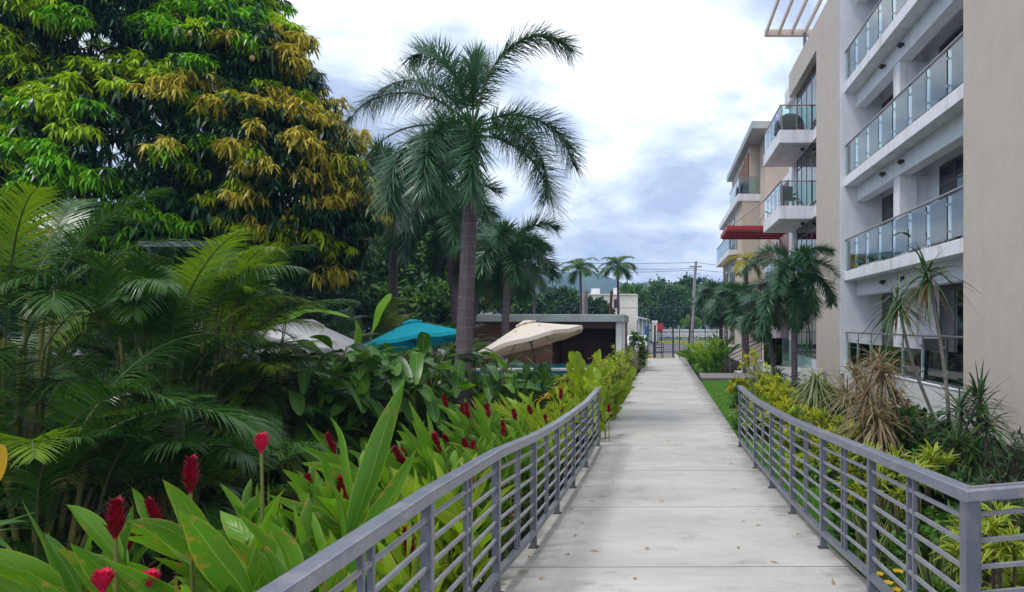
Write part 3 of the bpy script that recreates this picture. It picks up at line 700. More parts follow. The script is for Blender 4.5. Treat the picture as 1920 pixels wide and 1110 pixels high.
def glass_run(par, x, y0, y1, z0, h, n, mat='glass', axis='y', post=True, top=True, gz=.06, gt=None):
    """balustrade: panels, posts, clips and a handrail; runs along y at x (or along x at y=x)"""
    rail = MB(); pst = MB(); step = (y1 - y0) / n; gt = gt or h - .06
    P = (lambda a, b, c0, c1, z_0, z_1, m: m.box(a, b, c0, c1, z_0, z_1)) if axis == 'y' else (lambda a, b, c0, c1, z_0, z_1, m: m.box(c0, c1, a, b, z_0, z_1))
    for i in range(n):
        a = y0 + i * step + .035; b = y0 + (i + 1) * step - .035
        m = MB(); P(x - .006, x + .006, a, b, z0 + gz, z0 + gt, m); m.build('glass_panel', mat, par)
    for i in range(n + 1):
        pst = MB(); y = min(max(y0 + i * step, y0 + .02), y1 - .02)
        P(x + .02, x + .045, y - .02, y + .02, z0 + .001, z0 + h - .02, pst)
        if 0 < i < n:
            for zz in (.22, .78):
                P(x - .016, x + .021, y - .05, y + .05, z0 + h * zz - .02, z0 + h * zz + .02, pst)
        pst.build('post', 'metal', par)
    P(x - .03, x + .035, y0, y1, z0 + h - .02, z0 + h + .025, rail); rail.build('top_rail', 'metal', par, bevel=.012)


def window(par, x, y0, y1, z0, z1, cols=2, trans=.5, lit=False, face=-1):
    """framed window on a wall facing -x"""
    fw = .07; f = MB(); f.box(x - .05, x + .02, y0, y0 + fw, z0, z1).box(x - .05, x + .02, y1 - fw, y1, z0, z1)
    f.box(x - .048, x + .02, y0 + fw, y1 - fw, z1 - fw, z1).box(x - .048, x + .02, y0 + fw, y1 - fw, z0, z0 + fw)
    if trans: f.box(x - .046, x + .02, y0 + fw, y1 - fw, z1 - trans - .03, z1 - trans + .03)
    for i in range(1, cols):
        yy = y0 + (y1 - y0) * i / cols; f.box(x - .044, x + .018, yy - .035, yy + .035, z0 + fw, z1 - fw)
    wdw = f.build('window', 'frame', par, bevel=.006)
    MB().box(x - .004, x - .001, y0 + fw, y1 - fw, z0 + fw, z1 - fw).build('backing', 'pane', wdw)  # dark sheet on the wall, its colour stands in for the unlit room
    for s0, s1 in ((.0, U(.12, .4)), (1 - U(.1, .35), 1.0)):
        if rng.random() < .25: continue
        a_, b_ = y0 + fw + (y1 - y0 - 2 * fw) * s0, y0 + fw + (y1 - y0 - 2 * fw) * s1; yy = np.linspace(a_, b_, 40); xx = x - .012 + .006 * np.sin(np.arange(40) * .9 + U(0, 6))
        v_ = np.concatenate([np.stack([xx, yy, np.full(40, z0 + fw + .02)], -1), np.stack([xx, yy, np.full(40, z1 - fw)], -1)]); c_ = MB(); c_.add(v_, [[i, i + 1, i + 41, i + 40] for i in range(39)]); c_.build('curtain', 'curtain', wdw, smooth=True)
    p = MB().box(x - .030, x - .024, y0 + fw, y1 - fw, z0 + fw, z1 - fw); p.build('pane', 'winglass', wdw)
    return wdw


def cctv(par, x, y, z):
    m = MB(); m.tube([(x, y, z), (x - .07, y, z)], [.045, .045], 10); m.tube([(x - .07, y, z + .02), (x - .12, y, z - .06)], [.06, .07], 12)
    m.build('spotlight', 'dmetal', par, smooth=False)


for k, z in enumerate(FL):
    if k > 0:
        s_ = MB().box(5.98, 7.2, 13.361, 22.55, z - .30, z - .002).build('balcony', 'slab', bld, bevel=.01)
        MB().box(6.38, 6.70, 13.361, 22.499, z - .78, z - .302).build('beam', 'white', s_)
        glass_run(s_, 6.03, 13.38, 22.5, z, 1.02, 8, 'glassnear')
        cctv(s_, 6.37, 19.6, z - .5); cctv(s_, 6.37, 18.1, z - .5)
    else:
        s_ = MB().box(5.96, 7.2, 13.361, 22.49, .549, .575).build('terrace', 'slab', bld)
        glass_run(s_, 6.03, 13.38, 22.46, .575, 1.05, 7, 'glass', gt=.74)
    top = FL[k + 1] - .78 if k < 3 else 12.3
    MB().box(6.40, 6.86, 18.5, 19.0, z + .03, top).build('column', 'slab', bld, bevel=.008)
    MB().box(6.86, 7.199, 18.62, 18.84, z + .03, top).build('fin_wall', 'white', bld)
    window(bld, 7.2, 15.95, 17.75, z + .03, z + 2.32, 2); window(bld, 7.2, 20.75, 22.3, z + .03, z + 2.32, 2)
    window(bld, 7.2, 13.6, 15.4, z + .03, z + 2.32, 2)
MB().box(5.98, 9.6, 13.361, 22.55, 12.75, 13.0).build('roof_slab', 'slab', bld)
MB().box(6.38, 6.70, 13.361, 22.499, 12.3, 12.749).build('beam', 'white', bld)
for k, z in enumerate(FL):
    window(bld, 6.15, 26.9, 30.9, z + .05, z + 2.55, 4)
    if k == 0: continue
    b_ = MB().box(4.80, 6.149, 27.8, 32.1, z - .52, z - .0).build('side_balcony', 'slab', bld, bevel=.012)
    MB().box(5.02, 6.12, 28.2, 31.9, z - .535, z - .522).build('soffit', 'plinth', b_)
    glass_run(b_, 4.86, 27.86, 32.05, z, 1.0, 4, 'glassnear'); glass_run(b_, 27.86, 4.9, 6.12, z, 1.0, 2, 'glass', axis='x')
    MB().box(5.45, 5.62, 29.2, 29.5, z - .56, z - .537).build('ceiling_light', 'coping', b_)
    cctv(b_, 5.95, 28.5, z - .60)
# roof pergola on the near block
pg = thing('pergola', 'peach painted roof pergola with thin slats jutting past the parapet', 'pergola', (6.85, 33, 12.9))
MB().box(5.0, 8.4, 32.9, 33.12, 15.62, 15.9).build('beam', 'peach', pg)
for x in (5.06, 5.66, 6.27, 6.88, 7.5, 8.1): MB().box(x - .045, x + .045, 26.5, 32.898, 15.66, 15.86).build('slat', 'peach', pg)
MB().box(6.78, 6.92, 32.7, 32.84, 12.9, 15.66).build('post', 'steel', pg); MB().box(8.0, 8.14, 26.7, 26.84, 13.0, 15.66).build('post', 'steel', pg)

# far block beyond the canopy
fb = thing('apartment_building', 'farther tan apartment block with louvred top storey and grey roof edge', 'building', (7, 46, -.5))
MB().box(4.92, 9.6, 41.5, 54, -.8, 9.3).build('lower_wall', 'cream', fb)
MB().box(4.66, 9.6, 41.46, 54.4, 9.3, 9.7).build('floor_slab', 'slab', fb)
MB().box(5.42, 9.6, 41.8, 52, 9.73, 12.7).build('upper_wall', 'cream', fb)
MB().box(5.08, 9.6, 38.2, 52.6, 12.7, 13.12).build('roof', 'fascia', fb, bevel=.02)
MB().box(6.0, 9.6, 39.2, 41.45, -.8, 12.7).build('corner_wall', 'cream', fb)
for y0, y1, z0, z1 in ((42.0, 43.6, 9.75, 12.3), (44.0, 46.5, 9.9, 12.0)):
    m = MB()
    for z in np.arange(z0, z1, .16): m.box(5.33, 5.415, y0, y1, z, z + .10)
    m.box(5.30, 5.35, y0 - .05, y0, z0, z1); m.box(5.30, 5.35, y1, y1 + .05, z0, z1); m.build('louvre_screen', 'louvre', fb)
t4 = MB().box(4.70, 5.4, 41.5, 47, 9.701, 9.72).build('roof_terrace', 'slab', fb)
glass_run(t4, 4.74, 41.55, 47, 9.72, 1.02, 5, 'glassnear'); glass_run(t4, 41.55, 4.78, 5.95, 9.72, 1.02, 2, 'glass', axis='x')
for z in FL[1:3]:
    q = MB().box(4.35, 4.919, 44, 53.5, z - .35, z).build('balcony', 'slab', fb); glass_run(q, 4.4, 44.05, 53.4, z, 1.0, 7, 'glassnear'); glass_run(q, 44.05, 4.44, 4.9, z, 1.0, 1, 'glassnear', axis='x')
for z in FL[:3]:
    window(fb, 4.92, 45.5, 48, z + .1, z + 2.3, 2); window(fb, 4.92, 50, 52.5, z + .1, z + 2.3, 2)
window(fb, 5.42, 47.5, 50.5, 9.9, 12.0, 3)
lk = thing('stair_tower', 'pale pink recessed wall between the two apartment blocks', 'building', (7.5, 38.5, -.5))
MB().box(6.3, 9.6, 36.3, 39.15, -.8, 9.0).build('wall', 'pink', lk); MB().box(6.2, 9.6, 33.3, 36.3, 8.9, 9.2).build('roof', 'slab', lk)
MB().box(7.6, 9.6, 33.1, 36.29, -.8, 8.89).build('rear_wall', 'pink', lk)
cn = thing('canopy', 'red entrance canopy hung from rods between the apartment blocks', 'canopy', (4.8, 35, 6.5))
cmb = MB().box(3.28, 6.29, 33.2, 36.6, 6.44, 6.47); cmb.build('sheet', 'red', cn)
MB().box(3.2, 6.28, 33.0, 33.2, 6.42, 6.60).build('edge_beam', 'red', cn); MB().box(3.2, 3.28, 33.2, 36.6, 6.42, 6.60).build('side_beam', 'red', cn)
for y in (34.3, 35.4, 36.4): MB().box(3.28, 6.28, y - .04, y + .04, 6.36, 6.438).build('rib', 'red', cn)
for x0, y in ((3.4, 33.1), (4.6, 33.1)): MB().tube([(x0, y, 6.6), (6.3, 36.4 if x0 < 4 else 33.6, 9.0)], .03, 6).build('rod', 'metal', cn)

# entrance steps and their rails
es = thing('entrance_steps', 'concrete entrance steps with grey sloping rails behind palm trunks', 'stairs', (4.2, 30, -.3))
for i in range(5): MB().box(3.0 + i * .34, 5.5, 29.1, 31.2, -.5 + i * .16, -.34 + i * .16 - .001).build('step', 'plinth', es)
for y in (29.15, 31.1):
    m = MB(); m.bar((2.9, y, .55), (4.6, y, 1.35), .05, .05); m.bar((2.9, y, .2), (4.6, y, 1.0), .03, .03)
    for x in (2.95, 3.75, 4.55): m.box(x - .02, x + .02, y - .02, y + .02, -.4, .55 + (x - 2.9) * .47)
    m.build('hand_rail', 'steel', es)
pw = thing('patio_wall', 'white curved patio wall with green glass at ground floor', 'wall', (4.4, 24, -.4))
a = np.linspace(math.radians(95), math.radians(265), 16); m = MB(); R0 = 1.5
for i in range(15):
    p = [(5.9 + R0 * 1.25 * math.cos(t), 26.6 + R0 * math.sin(t) * 1.5) for t in a[i:i + 2]]
    m.bar((*p[0], -.1), (*p[1], -.1), .12, .9)
m.build('wall', 'plinth', pw); m = MB()
for i in range(1, 14):
    p = [(5.9 + R0 * 1.25 * math.cos(t), 26.6 + R0 * math.sin(t) * 1.5) for t in a[i:i + 2]]
    m.bar((*p[0], .86), (*p[1], .86), .012, .95)
m.build('glass', 'glass', pw)

# things on the balconies


def chair(name, label, x, y, z, rz, group='dark wicker balcony chairs', wide=.6):
    t = thing(name, label, 'chair', (0, 0, 0), group)
    MB().box(-wide / 2, wide / 2, -.28, .28, .36, .44).build('seat', 'furn', t, bevel=.02)
    MB().box(-wide / 2, wide / 2, .22, .29, .44, .98).build('backrest', 'furn', t, bevel=.02)
    for sx in (-1, 1):
        MB().box(sx * wide / 2 - .03, sx * wide / 2 + .03, -.26, .22, .60, .65).build('armrest', 'furn', t, bevel=.01)
        for sy in (-.24, .2): MB().box(sx * wide / 2 - .025, sx * wide / 2 + .025, sy - .025, sy + .025, .0, .358 if sy > 0 else .60).build('leg', 'furn', t)
    t.location = (x, y, z); t.rotation_euler = (0, 0, rz); return t


chair('wicker_chair', 'dark wicker armchair on the second floor balcony near the tan end wall', 6.65, 14.5, 3.61, 1.2, wide=.8)
chair('wicker_chair', 'dark chair behind glass on the ground floor terrace', 6.6, 16.2, .58, 2.2)
chair('wicker_chair', 'tall dark chair on the lower of the projecting corner balconies', 5.3, 28.6, 6.66, .2)


def grillcover(label, x, y, z):
    t = thing('covered_grill', label, 'grill', (x, y, z), 'covered grills on balconies'); m = MB()
    pr = [(0, .62, .30), (.35, .60, .28), (.55, .55, .27), (.7, .42, .24), (.82, .2, .16), (.86, .04, .04)]
    v = []; n = 20
    for z0, a, b in pr:
        for i in range(n):
            th = i / n * 2 * math.pi; c, s_ = math.cos(th), math.sin(th); w_ = 1 + .05 * math.sin(5 * th)
            v.append((x + a * math.copysign(abs(c) ** .5, c) * w_, y + b * math.copysign(abs(s_) ** .5, s_) * w_, z + z0))
    f = [[k * n + i, k * n + (i + 1) % n, (k + 1) * n + (i + 1) % n, (k + 1) * n + i] for k in range(len(pr) - 1) for i in range(n)]
    m.add(v, f); m.build('cover', 'grill', t, smooth=True); MB().box(x + .2, x + .52, y - .36, y - .29, z, z + .3).build('side_shelf', 'woodband', t); return t


grillcover('black covered grill on the upper projecting corner balcony', 5.35, 28.5, 9.7)
grillcover('black covered grill on the far block roof terrace', 5.25, 42.2, 9.73)


def potplant(label, x, y, z, h, n):
    t = thing('potted_plant', label, 'plant', (x, y, z), 'potted plants on the glass balcony')
    MB().tube([(x, y, z), (x, y, z + .28)], [.13, .17], 14).build('pot', 'pot', t, smooth=True); lv = MB(); st = MB()
    for i in range(n):
        az = U(0, 6.28); hh = h * U(.4, 1); r = U(.1, .35); q = np.array([x + r * math.cos(az), y + r * math.sin(az), z + .28 + hh])
        st.tube([(x, y, z + .25), (x + .4 * r * math.cos(az), y + .4 * r * math.sin(az), z + .25 + hh * .6), q], .008, 5)
        lv.strips(q, dirs(np.array([az]), np.array([-.2])), [[0, 0, 1.]], .26, .2, .3, K=5, prof='paddle', cols=3, fold=.15)
    st.build('stem', 'stem', t); lv.build('foliage', 'heli', t, smooth=True)


potplant('tall big leaved potted plant on the long balcony beside the armchair', 6.4, 16.0, 3.6, .8, 11)
potplant('low big leaved potted plant on the long balcony left of its taller neighbour', 6.35, 17.3, 3.6, .45, 9)

# ------------------------------------------------------------------ pavilion, pool, umbrellas
pv = thing('pavilion', 'low flat roofed brick pavilion with grey fascia and dark open side', 'pavilion', (-5, 31.5, -.6))
MB().box(-8.7, -1.52, 29.85, 34, 2.0, 2.33).build('roof', 'fascia', pv, bevel=.02)
MB().box(-8.5, -4.7, 30.3, 30.5, -.7, 1.998).build('brick_wall', 'brick', pv)
MB().box(-8.5, -4.72, 30.26, 30.298, 1.02, 1.14).build('wall_band', 'fascia', pv)
MB().box(-4.7, -1.9, 30.25, 30.42, 1.72, 1.998).build('wood_fascia', 'woodband', pv)
MB().box(-4.698, -1.62, 33.6, 33.8, -.7, 1.998).build('back_wall', 'dark', pv)
MB().box(-1.7, -1.58, 30.5, 33.9, -.7, 1.998).build('side_wall', 'dark', pv)
MB().box(-1.9, -1.62, 30.02, 30.24, -.7, 1.998).build('column', 'slab', pv, bevel=.01); MB().tube([(-1.56, 30.1, -.6), (-1.56, 30.1, 1.99)], .05, 8).build('drain_pipe', 'slab', pv)
MB().box(-4.95, -4.7, 30.505, 33.6, -.7, 1.997).build('inner_wall', 'dark', pv)
pl = thing('swimming_pool', 'raised pool with turquoise tiles glimpsed between broad leaves', 'pool', (-4, 26, -.6))
MB().box(-6.4, -1.9, 24, 28, -.75, .28).build('tiled_wall', 'tile', pl)
MB().box(-6.5, -1.8, 23.9, 24.35, .28, .36).build('coping', 'coping', pl, bevel=.01); MB().box(-6.2, -2.1, 24.36, 27.8, .282, .31).build('water', 'water', pl)
tag(MB().box(-6.6, -1.75, 16.0, 23.9, -.72, -.55).build('pool_deck', 'paver'), kind='structure')
for i in range(7):
    y = 29.2 + i * 1.5 + (0 if i < 1 else 0)
    t = thing('wall_block', ['nearest', 'second', 'third', 'fourth', 'fifth', 'sixth', 'farthest'][i] + ' white block of the stepped garden wall beside the path', 'wall', (-1.25, y, -.5), 'white blocks of the stepped garden wall')
    MB().box(-1.42, -1.12, y, y + 1.25, -.6, .42 + .05 * i).build('block', 'plinth', t, bevel=.015); MB().box(-1.46, -1.08, y - .03, y + 1.28, .42 + .05 * i, .5 + .05 * i).build('cap', 'slab', t, bevel=.01)


def umbrella(label, top, mat, R=1.5, tilt=17, az=180, foot_z=-.58, ht=2.5, sides=8, drop=.42, rot=0):
    base = (top[0] , top[1], foot_z); t = thing('patio_umbrella', label, 'umbrella', base, 'tilted umbrellas by the pool')
    ax = np.array([math.cos(math.radians(az)), math.sin(math.radians(az)), 0]); a = math.radians(tilt)
    zx = np.array([0, 0, 1.]) * math.cos(a) + ax * math.sin(a); xx = ax * math.cos(a) - np.array([0, 0, 1.]) * math.sin(a); yy = np.cross(zx, xx); top = np.array(top, float)

    def L(r, th, d): return top + xx * r * math.cos(th) + yy * r * math.sin(th) - zx * d
    m = MB(); v = []; n = sides; rings = [(.16, .1 * drop), (.6, .37 * drop), (1.1, .7 * drop), (R, drop)]
    for r, d in rings:
        for i in range(n * 4):
            th = i / (n * 4) * 2 * math.pi + rot; k = abs((i % 4) - 2) / 2; sag = 1 - (1 - k) * (1 - math.cos(math.pi / n)) * 1.25
            v.append(L(r * sag, th, d + (1 - k) * .02 * r))
    q = n * 4; f = [[k * q + i, k * q + (i + 1) % q, (k + 1) * q + (i + 1) % q, (k + 1) * q + i] for k in range(3) for i in range(q)]
    m.add(v, f)
    hem = [L(R * (1 - (1 - abs((i % 4) - 2) / 2) * (1 - math.cos(math.pi / n)) * 1.25), i / q * 2 * math.pi + rot, drop + (1 - abs((i % 4) - 2) / 2) * .02 * R) for i in range(q)]
    hv = hem + [h - zx * .10 for h in hem]; m.add(hv, [[i, (i + 1) % q, q + (i + 1) % q, q + i] for i in range(q)])
    c = m.build('canopy', mat, t)
    so = c.modifiers.new('cloth', 'SOLIDIFY'); so.thickness = .006
    m = MB(); v = [L(.3, i / 16 * 6.283, .06 - .03 * (i % 2)) for i in range(16)] + [L(.05, i / 16 * 6.283, -.05) for i in range(16)]
    m.add(v, [[i, (i + 1) % 16, 16 + (i + 1) % 16, 16 + i] for i in range(16)]); m.add(v[16:], [list(range(16))]); vent = m.build('vent', mat, c, smooth=True)
    hub = top - zx * .62
    for i in range(n):
        th = i / n * 2 * math.pi + rot; m = MB(); m.tube([L(.05, th, .06), L(R - .02, th, drop + .03)], .011, 5); m.tube([hub, L(R * .55, th, .26)], .010, 5); m.build('rib', 'dmetal', t)
    MB().tube([top - zx * .03, top - zx * 1.0], .022, 10).build('tilt_pole', 'dmetal', t)
    k = top - zx * 1.0; MB().tube([k, (k[0], k[1], foot_z)], .024, 10).build('pole', 'dmetal', t)
    MB().tube([(k[0], k[1], foot_z), (k[0], k[1], foot_z + .08)], [.28, .24], 18).build('base', 'dmetal', t); return t


umbrella('turquoise umbrella tilted behind the palm trunk', at(772, 602, 20), 'blue', R=1.55, tilt=11, az=160, drop=.56)
umbrella('cream umbrella tilted in front of the brick pavilion', at(985, 604, 20), 'beige', R=1.62, tilt=16, az=168, drop=.56)
umbrella('pale grey umbrella half hidden by banana leaves', at(585, 603, 17), 'greyc', R=1.25, tilt=14, az=0, drop=.42)
gp = thing('pergola', 'grey metal pergola beam showing above the areca palms', 'pergola', at(340, 620, 13)); x0, x1 = at(262, 458, 13)[0], at(420, 458, 13)[0]
zt = at(0, 453, 13)[2]; MB().box(x0, x1, 12.95, 13.1, zt - .1, zt).build('beam', 'steel', gp)
for x in (x0 + .15, x1 - .35): MB().box(x, x + .06, 12.99, 13.05, -.62, zt - .1).build('post', 'dmetal', gp)

# ------------------------------------------------------------------ street, gate, far things
tag(MB().box(-60, 40, 52, 66, -.9, -.408).build('road', 'asphalt'), kind='structure')
tag(MB().box(-1.6, 2.7, 66, 87, -.9, -.409).build('side_road', 'asphalt'), kind='structure')
tag(MB().box(2.75, 30, 66.2, 87, -.9, -.36).build('verge', 'lawn'), kind='structure')
tag(MB().box(-1.3, 1.9, 44.02, 51.9, -.9, -.33).build('paved_apron', 'paver'), kind='structure')
m = MB().box(1.1, 1.22, 44.5, 51.5, -.328, -.325); tag(m.build('road_marking', 'wline'), kind='structure')
t = thing('traffic_island', 'planted traffic island with yellow kerb beyond the gate', 'kerb', (4, 90, -.4)); m = MB()
m.box(-.2, 14, 87.1, 87.4, -.6, -.22); m.build('kerb', 'yellow', t, bevel=.02); MB().box(-.2, 14, 87.401, 94, -.6, -.24).build('bed', 'lawn', t)
mb = MB(); n = 1500; P = np.stack([U(0, 13, n), U(88, 93, n), U(-.2, .25, n)], -1); mb.strips(P, dirs(U(0, 6.28, n), U(.2, 1.4, n)), [[1, 0, 0.]], .35, .14, .2, K=2, prof='lance'); mb.build('foliage', 'farleaf', t)
t = thing('kerb_block', 'yellow painted kerb end left of the metal gate', 'kerb', (-.9, 47.5, -.4)); MB().box(-1.6, -.55, 46.6, 46.9, -.42, -.15).build('kerb', 'yellow', t, bevel=.03)

g = thing('metal_fence', 'dark metal sliding gate and fence at the far end of the path', 'fence', (.8, 47, -.4))
xg = lambda p: (p - VX) / F * 47
for px, w, h in ((1228, .13, 1.85), (1240, .05, 1.6), (1262, .11, 1.65), (1274, .05, 1.62), (1300, .05, 1.66), (1322, .05, 1.66), (1344, .05, 1.66)):
    x = xg(px); MB().box(x - w / 2, x + w / 2, 46.9, 47.0, -.42, h).build('post', 'dmetal', g)
MB().box(xg(1230), xg(1365), 46.93, 46.97, 1.36, 1.41).build('top_rail', 'dmetal', g); MB().box(xg(1230), xg(1365), 46.93, 46.97, .02, .07).build('bottom_rail', 'dmetal', g)
m = MB()
for x in np.arange(xg(1232), xg(1365), .155): m.box(x - .006, x + .006, 46.945, 46.957, .07, 1.36)
for z in np.arange(.2, 1.3, .16): m.box(xg(1231), xg(1365), 46.958, 46.963, z, z + .01)
m.build('mesh_infill', 'dmetal', g)
gt = thing('pedestrian_gate', 'small dark open wicket gate at the left end of the path', 'gate', (.0, 44.6, -.3))
for x in (xg(1226), xg(1243)): MB().box(x - .025, x + .025, 44.6, 44.65, -.4, .72).build('upright', 'dmetal', gt)
for z in (.0, .35, .68): MB().box(xg(1226) + .026, xg(1243) - .026, 44.6, 44.65, z - .3, z - .25).build('crossbar', 'dmetal', gt)
lp = thing('street_lamp', 'thin dark post beside the gate with a small top bracket', 'pole', (xg(1293), 47.3, -.4)); MB().tube([(xg(1290), 47.3, -.4), (xg(1297), 47.3, 3.2)], [.06, .05], 8).build('pole', 'dmetal', lp)
MB().box(xg(1294), xg(1302), 47.22, 47.38, 3.2, 3.4).build('bracket', 'dmetal', lp)
l2 = thing('street_lamp', 'slim blue grey lamp post left of the gate', 'pole', (at(1215, 640, 49)[0], 49, -.4)); MB().tube([at(1215, 655, 49), at(1215, 585, 49)], .05, 8).build('pole', 'steel', l2); MB().box(*(np.array([-.09, .09]) + at(1215, 0, 49)[0]), 48.9, 49.1, at(0, 585, 49)[2], at(0, 579, 49)[2]).build('lamp_head', 'steel', l2)
up = thing('utility_pole', 'tall weathered utility pole leaning beyond the gate', 'pole', at(1297, 645, 68)); MB().tube([at(1295, 648, 68), at(1300, 565, 68), at(1305, 490, 68)], [.19, .17, .12], 10).build('pole', 'pole', up, smooth=True)
a = at(1304, 500, 68); MB().box(a[0] - .6, a[0] + .6, 67.85, 67.98, a[2] - .06, a[2] + .06).build('crossarm', 'pole', up)
a = at(1298, 562, 68); MB().tube([a + [.0, -.3, -.25], a + [.0, -.3, .25]], .18, 12).build('transformer', 'dmetal', up)


def wire(label, p, q, sag, grp='overhead cables'):
    s = np.linspace(0, 1, 20); P = p[None] * (1 - s)[:, None] + q[None] * s[:, None]; P[:, 2] -= sag * 4 * s * (1 - s)
    m = MB(); m.tube(P, .022, 5); tag(m.build('overhead_cable', 'wire'), label, 'cable', grp)


tp = at(1305, 492, 68); wire('topmost overhead cable running left from the pole top', tp, at(700, 470, 62), .5)
wire('second overhead cable left of the pole sagging below the topmost', at(1303, 503, 68), at(740, 455, 64), .9); wire('third overhead cable left of the pole just under the second', at(1303, 506, 68), at(760, 470, 64), .9)
wire('topmost overhead cable running right from the pole top', tp, at(1520, 497, 58), .3); wire('lower overhead cable running right of the pole', at(1303, 505, 68), at(1520, 508, 58), .3)
wire('lowest faint cable crossing the cream house wall', at(1296, 575, 62), at(900, 566, 66), .3)

hs = thing('house', 'cream two storey house with dark red shutter behind pavilion', 'house', at(1145, 650, 82)); X = lambda p: (p - VX) / F * 82
MB().box(X(1098), X(1192), 82, 90, -1, at(0, 553, 82)[2]).build('wall', 'housewall', hs); z1 = at(0, 553, 82)[2]
MB().box(X(1096), X(1194), 81.8, 90.2, z1, z1 + .12).build('parapet', 'housewall', hs)
MB().box(X(1148), X(1158), 84, 85, z1 + .12, at(0, 543, 82)[2] + .3).build('chimney', 'plinth', hs)
for p0, p1, ya, yb in ((1151, 1161, 561, 577), (1103, 1112, 561, 567), (1118, 1128, 561, 567)):
    wz = MB().box(X(p0), X(p1), 81.95, 81.998, at(0, yb, 82)[2], at(0, ya, 82)[2]).build('window', 'shutter', hs); MB().box(X(p0) - .06, X(p1) + .06, 81.93, 82.0, at(0, yb, 82)[2] - .1, at(0, yb, 82)[2] - .01).build('sill', 'plinth', wz)
MB().tube([(X(1112), 85, z1 + .1), (X(1112), 85, z1 + .9)], .55, 14).build('water_tank', 'coping', hs)
pc = thing('porch', 'white lean-to porch at the right of the cream house', 'porch', at(1204, 640, 78)); X2 = lambda p: (p - VX) / F * 78
m = MB(); m.bar((X2(1192), 79, at(0, 594, 78)[2]), (X2(1217), 79, at(0, 599, 78)[2]), 4, .12, up=(0, 0, 1)); m.build('roof', 'slab', pc)
for p in (1198, 1205, 1213): MB().box(X2(p) - .06, X2(p) + .06, 77.5, 77.62, -.6, at(0, 598, 78)[2]).build('post', 'coping', pc)
MB().box(X2(1192), X2(1217), 80.8, 81, -.6, at(0, 600, 78)[2]).build('wall', 'fascia', pc)
rh = thing('house', 'house with red roof glimpsed between the palms', 'house', at(895, 600, 60)); a0 = at(886, 590, 60); a1 = at(912, 572, 60)
MB().box(a0[0] - .6, a1[0] - .3, 60, 64, -.6, at(0, 578, 60)[2]).build('wall', 'plinth', rh); m = MB(); zr = at(0, 577, 60)[2]
m.add([(a0[0] - .9, 59.6, zr), (a1[0] + .1, 59.6, zr), (a1[0] - .4, 62, zr + 1.0), (a0[0] - .6, 62, zr + 1.0), (a0[0] - .9, 64.4, zr), (a1[0] + .1, 64.4, zr)], [[0, 1, 2, 3], [3, 2, 5, 4]]); m.add([(a0[0] - .9, 59.6, zr), (a0[0] - .9, 64.4, zr), (a0[0] - .6, 62, zr + 1.0), (a1[0] + .1, 59.6, zr), (a1[0] + .1, 64.4, zr), (a1[0] - .4, 62, zr + 1.0)], [[0, 1, 2], [3, 5, 4]]); m.build('roof', 'roofred', rh)
MB().box(at(893, 0, 60)[0], at(898, 0, 60)[0], 59.95, 59.998, .9, at(0, 581, 60)[2]).build('window', 'shutter', rh)
t = thing('boundary_wall', 'low white wall across the street behind the gate', 'wall', at(1290, 632, 97)); MB().box(at(1216, 0, 97)[0], at(1242.9, 0, 97)[0], 97, 97.2, -.6, at(0, 622, 97)[2]).build('side_wall', 'fascia', t); MB().box(at(1243, 0, 97)[0], 18, 97, 97.2, -.6, at(0, 619, 97)[2]).build('wall', 'plinth', t); MB().box(at(1243, 0, 97)[0], 18, 96.96, 97.24, at(0, 619, 97)[2], at(0, 617.5, 97)[2]).build('cap', 'slab', t)
m = MB()
for x in np.arange(at(1244, 0, 97)[0], 17.9, .45): m.box(x, x + .03, 97.08, 97.11, at(0, 617.5, 97)[2], at(0, 608, 97)[2])
m.box(at(1243, 0, 97)[0], 18, 97.07, 97.12, at(0, 608, 97)[2], at(0, 607, 97)[2]); m.build('fence_bars', 'dmetal', t)
t = thing('gate_pillar', 'white gate pillar beside the red panel across the street', 'pillar', at(1227, 630, 92)); MB().box(at(1223, 0, 92)[0], at(1232, 0, 92)[0], 92, 92.6, -.6, at(0, 605, 92)[2]).build('shaft', 'plinth', t); MB().box(at(1222, 0, 92)[0], at(1233, 0, 92)[0], 91.95, 92.65, at(0, 605, 92)[2], at(0, 601, 92)[2]).build('cap', 'slab', t)
t = thing('panel_gate', 'red sheet metal gate across the street', 'gate', at(1237, 630, 98)); MB().box(at(1222, 0, 98)[0], at(1244, 0, 98)[0], 98, 98.06, .3, at(0, 606, 98)[2]).build('panel', 'red', t); MB().box(at(1222, 0, 98)[0], at(1244, 0, 98)[0], 97.94, 97.998, .6, .7).build('rail', 'red', t)
M['bluesign'] = surf('blue_sign_paint', (.03, .12, .40), None, 5, .5)
t = thing('sign_board', 'small blue board on a post by the street', 'sign', at(1213, 640, 56)); MB().box(at(1209, 0, 56)[0], at(1217, 0, 56)[0], 56, 56.04, at(0, 628, 56)[2], at(0, 612, 56)[2]).build('panel', 'bluesign', t); MB().tube([at(1213, 655, 56), at(1213, 627, 56)], .03, 6).build('post', 'dmetal', t)

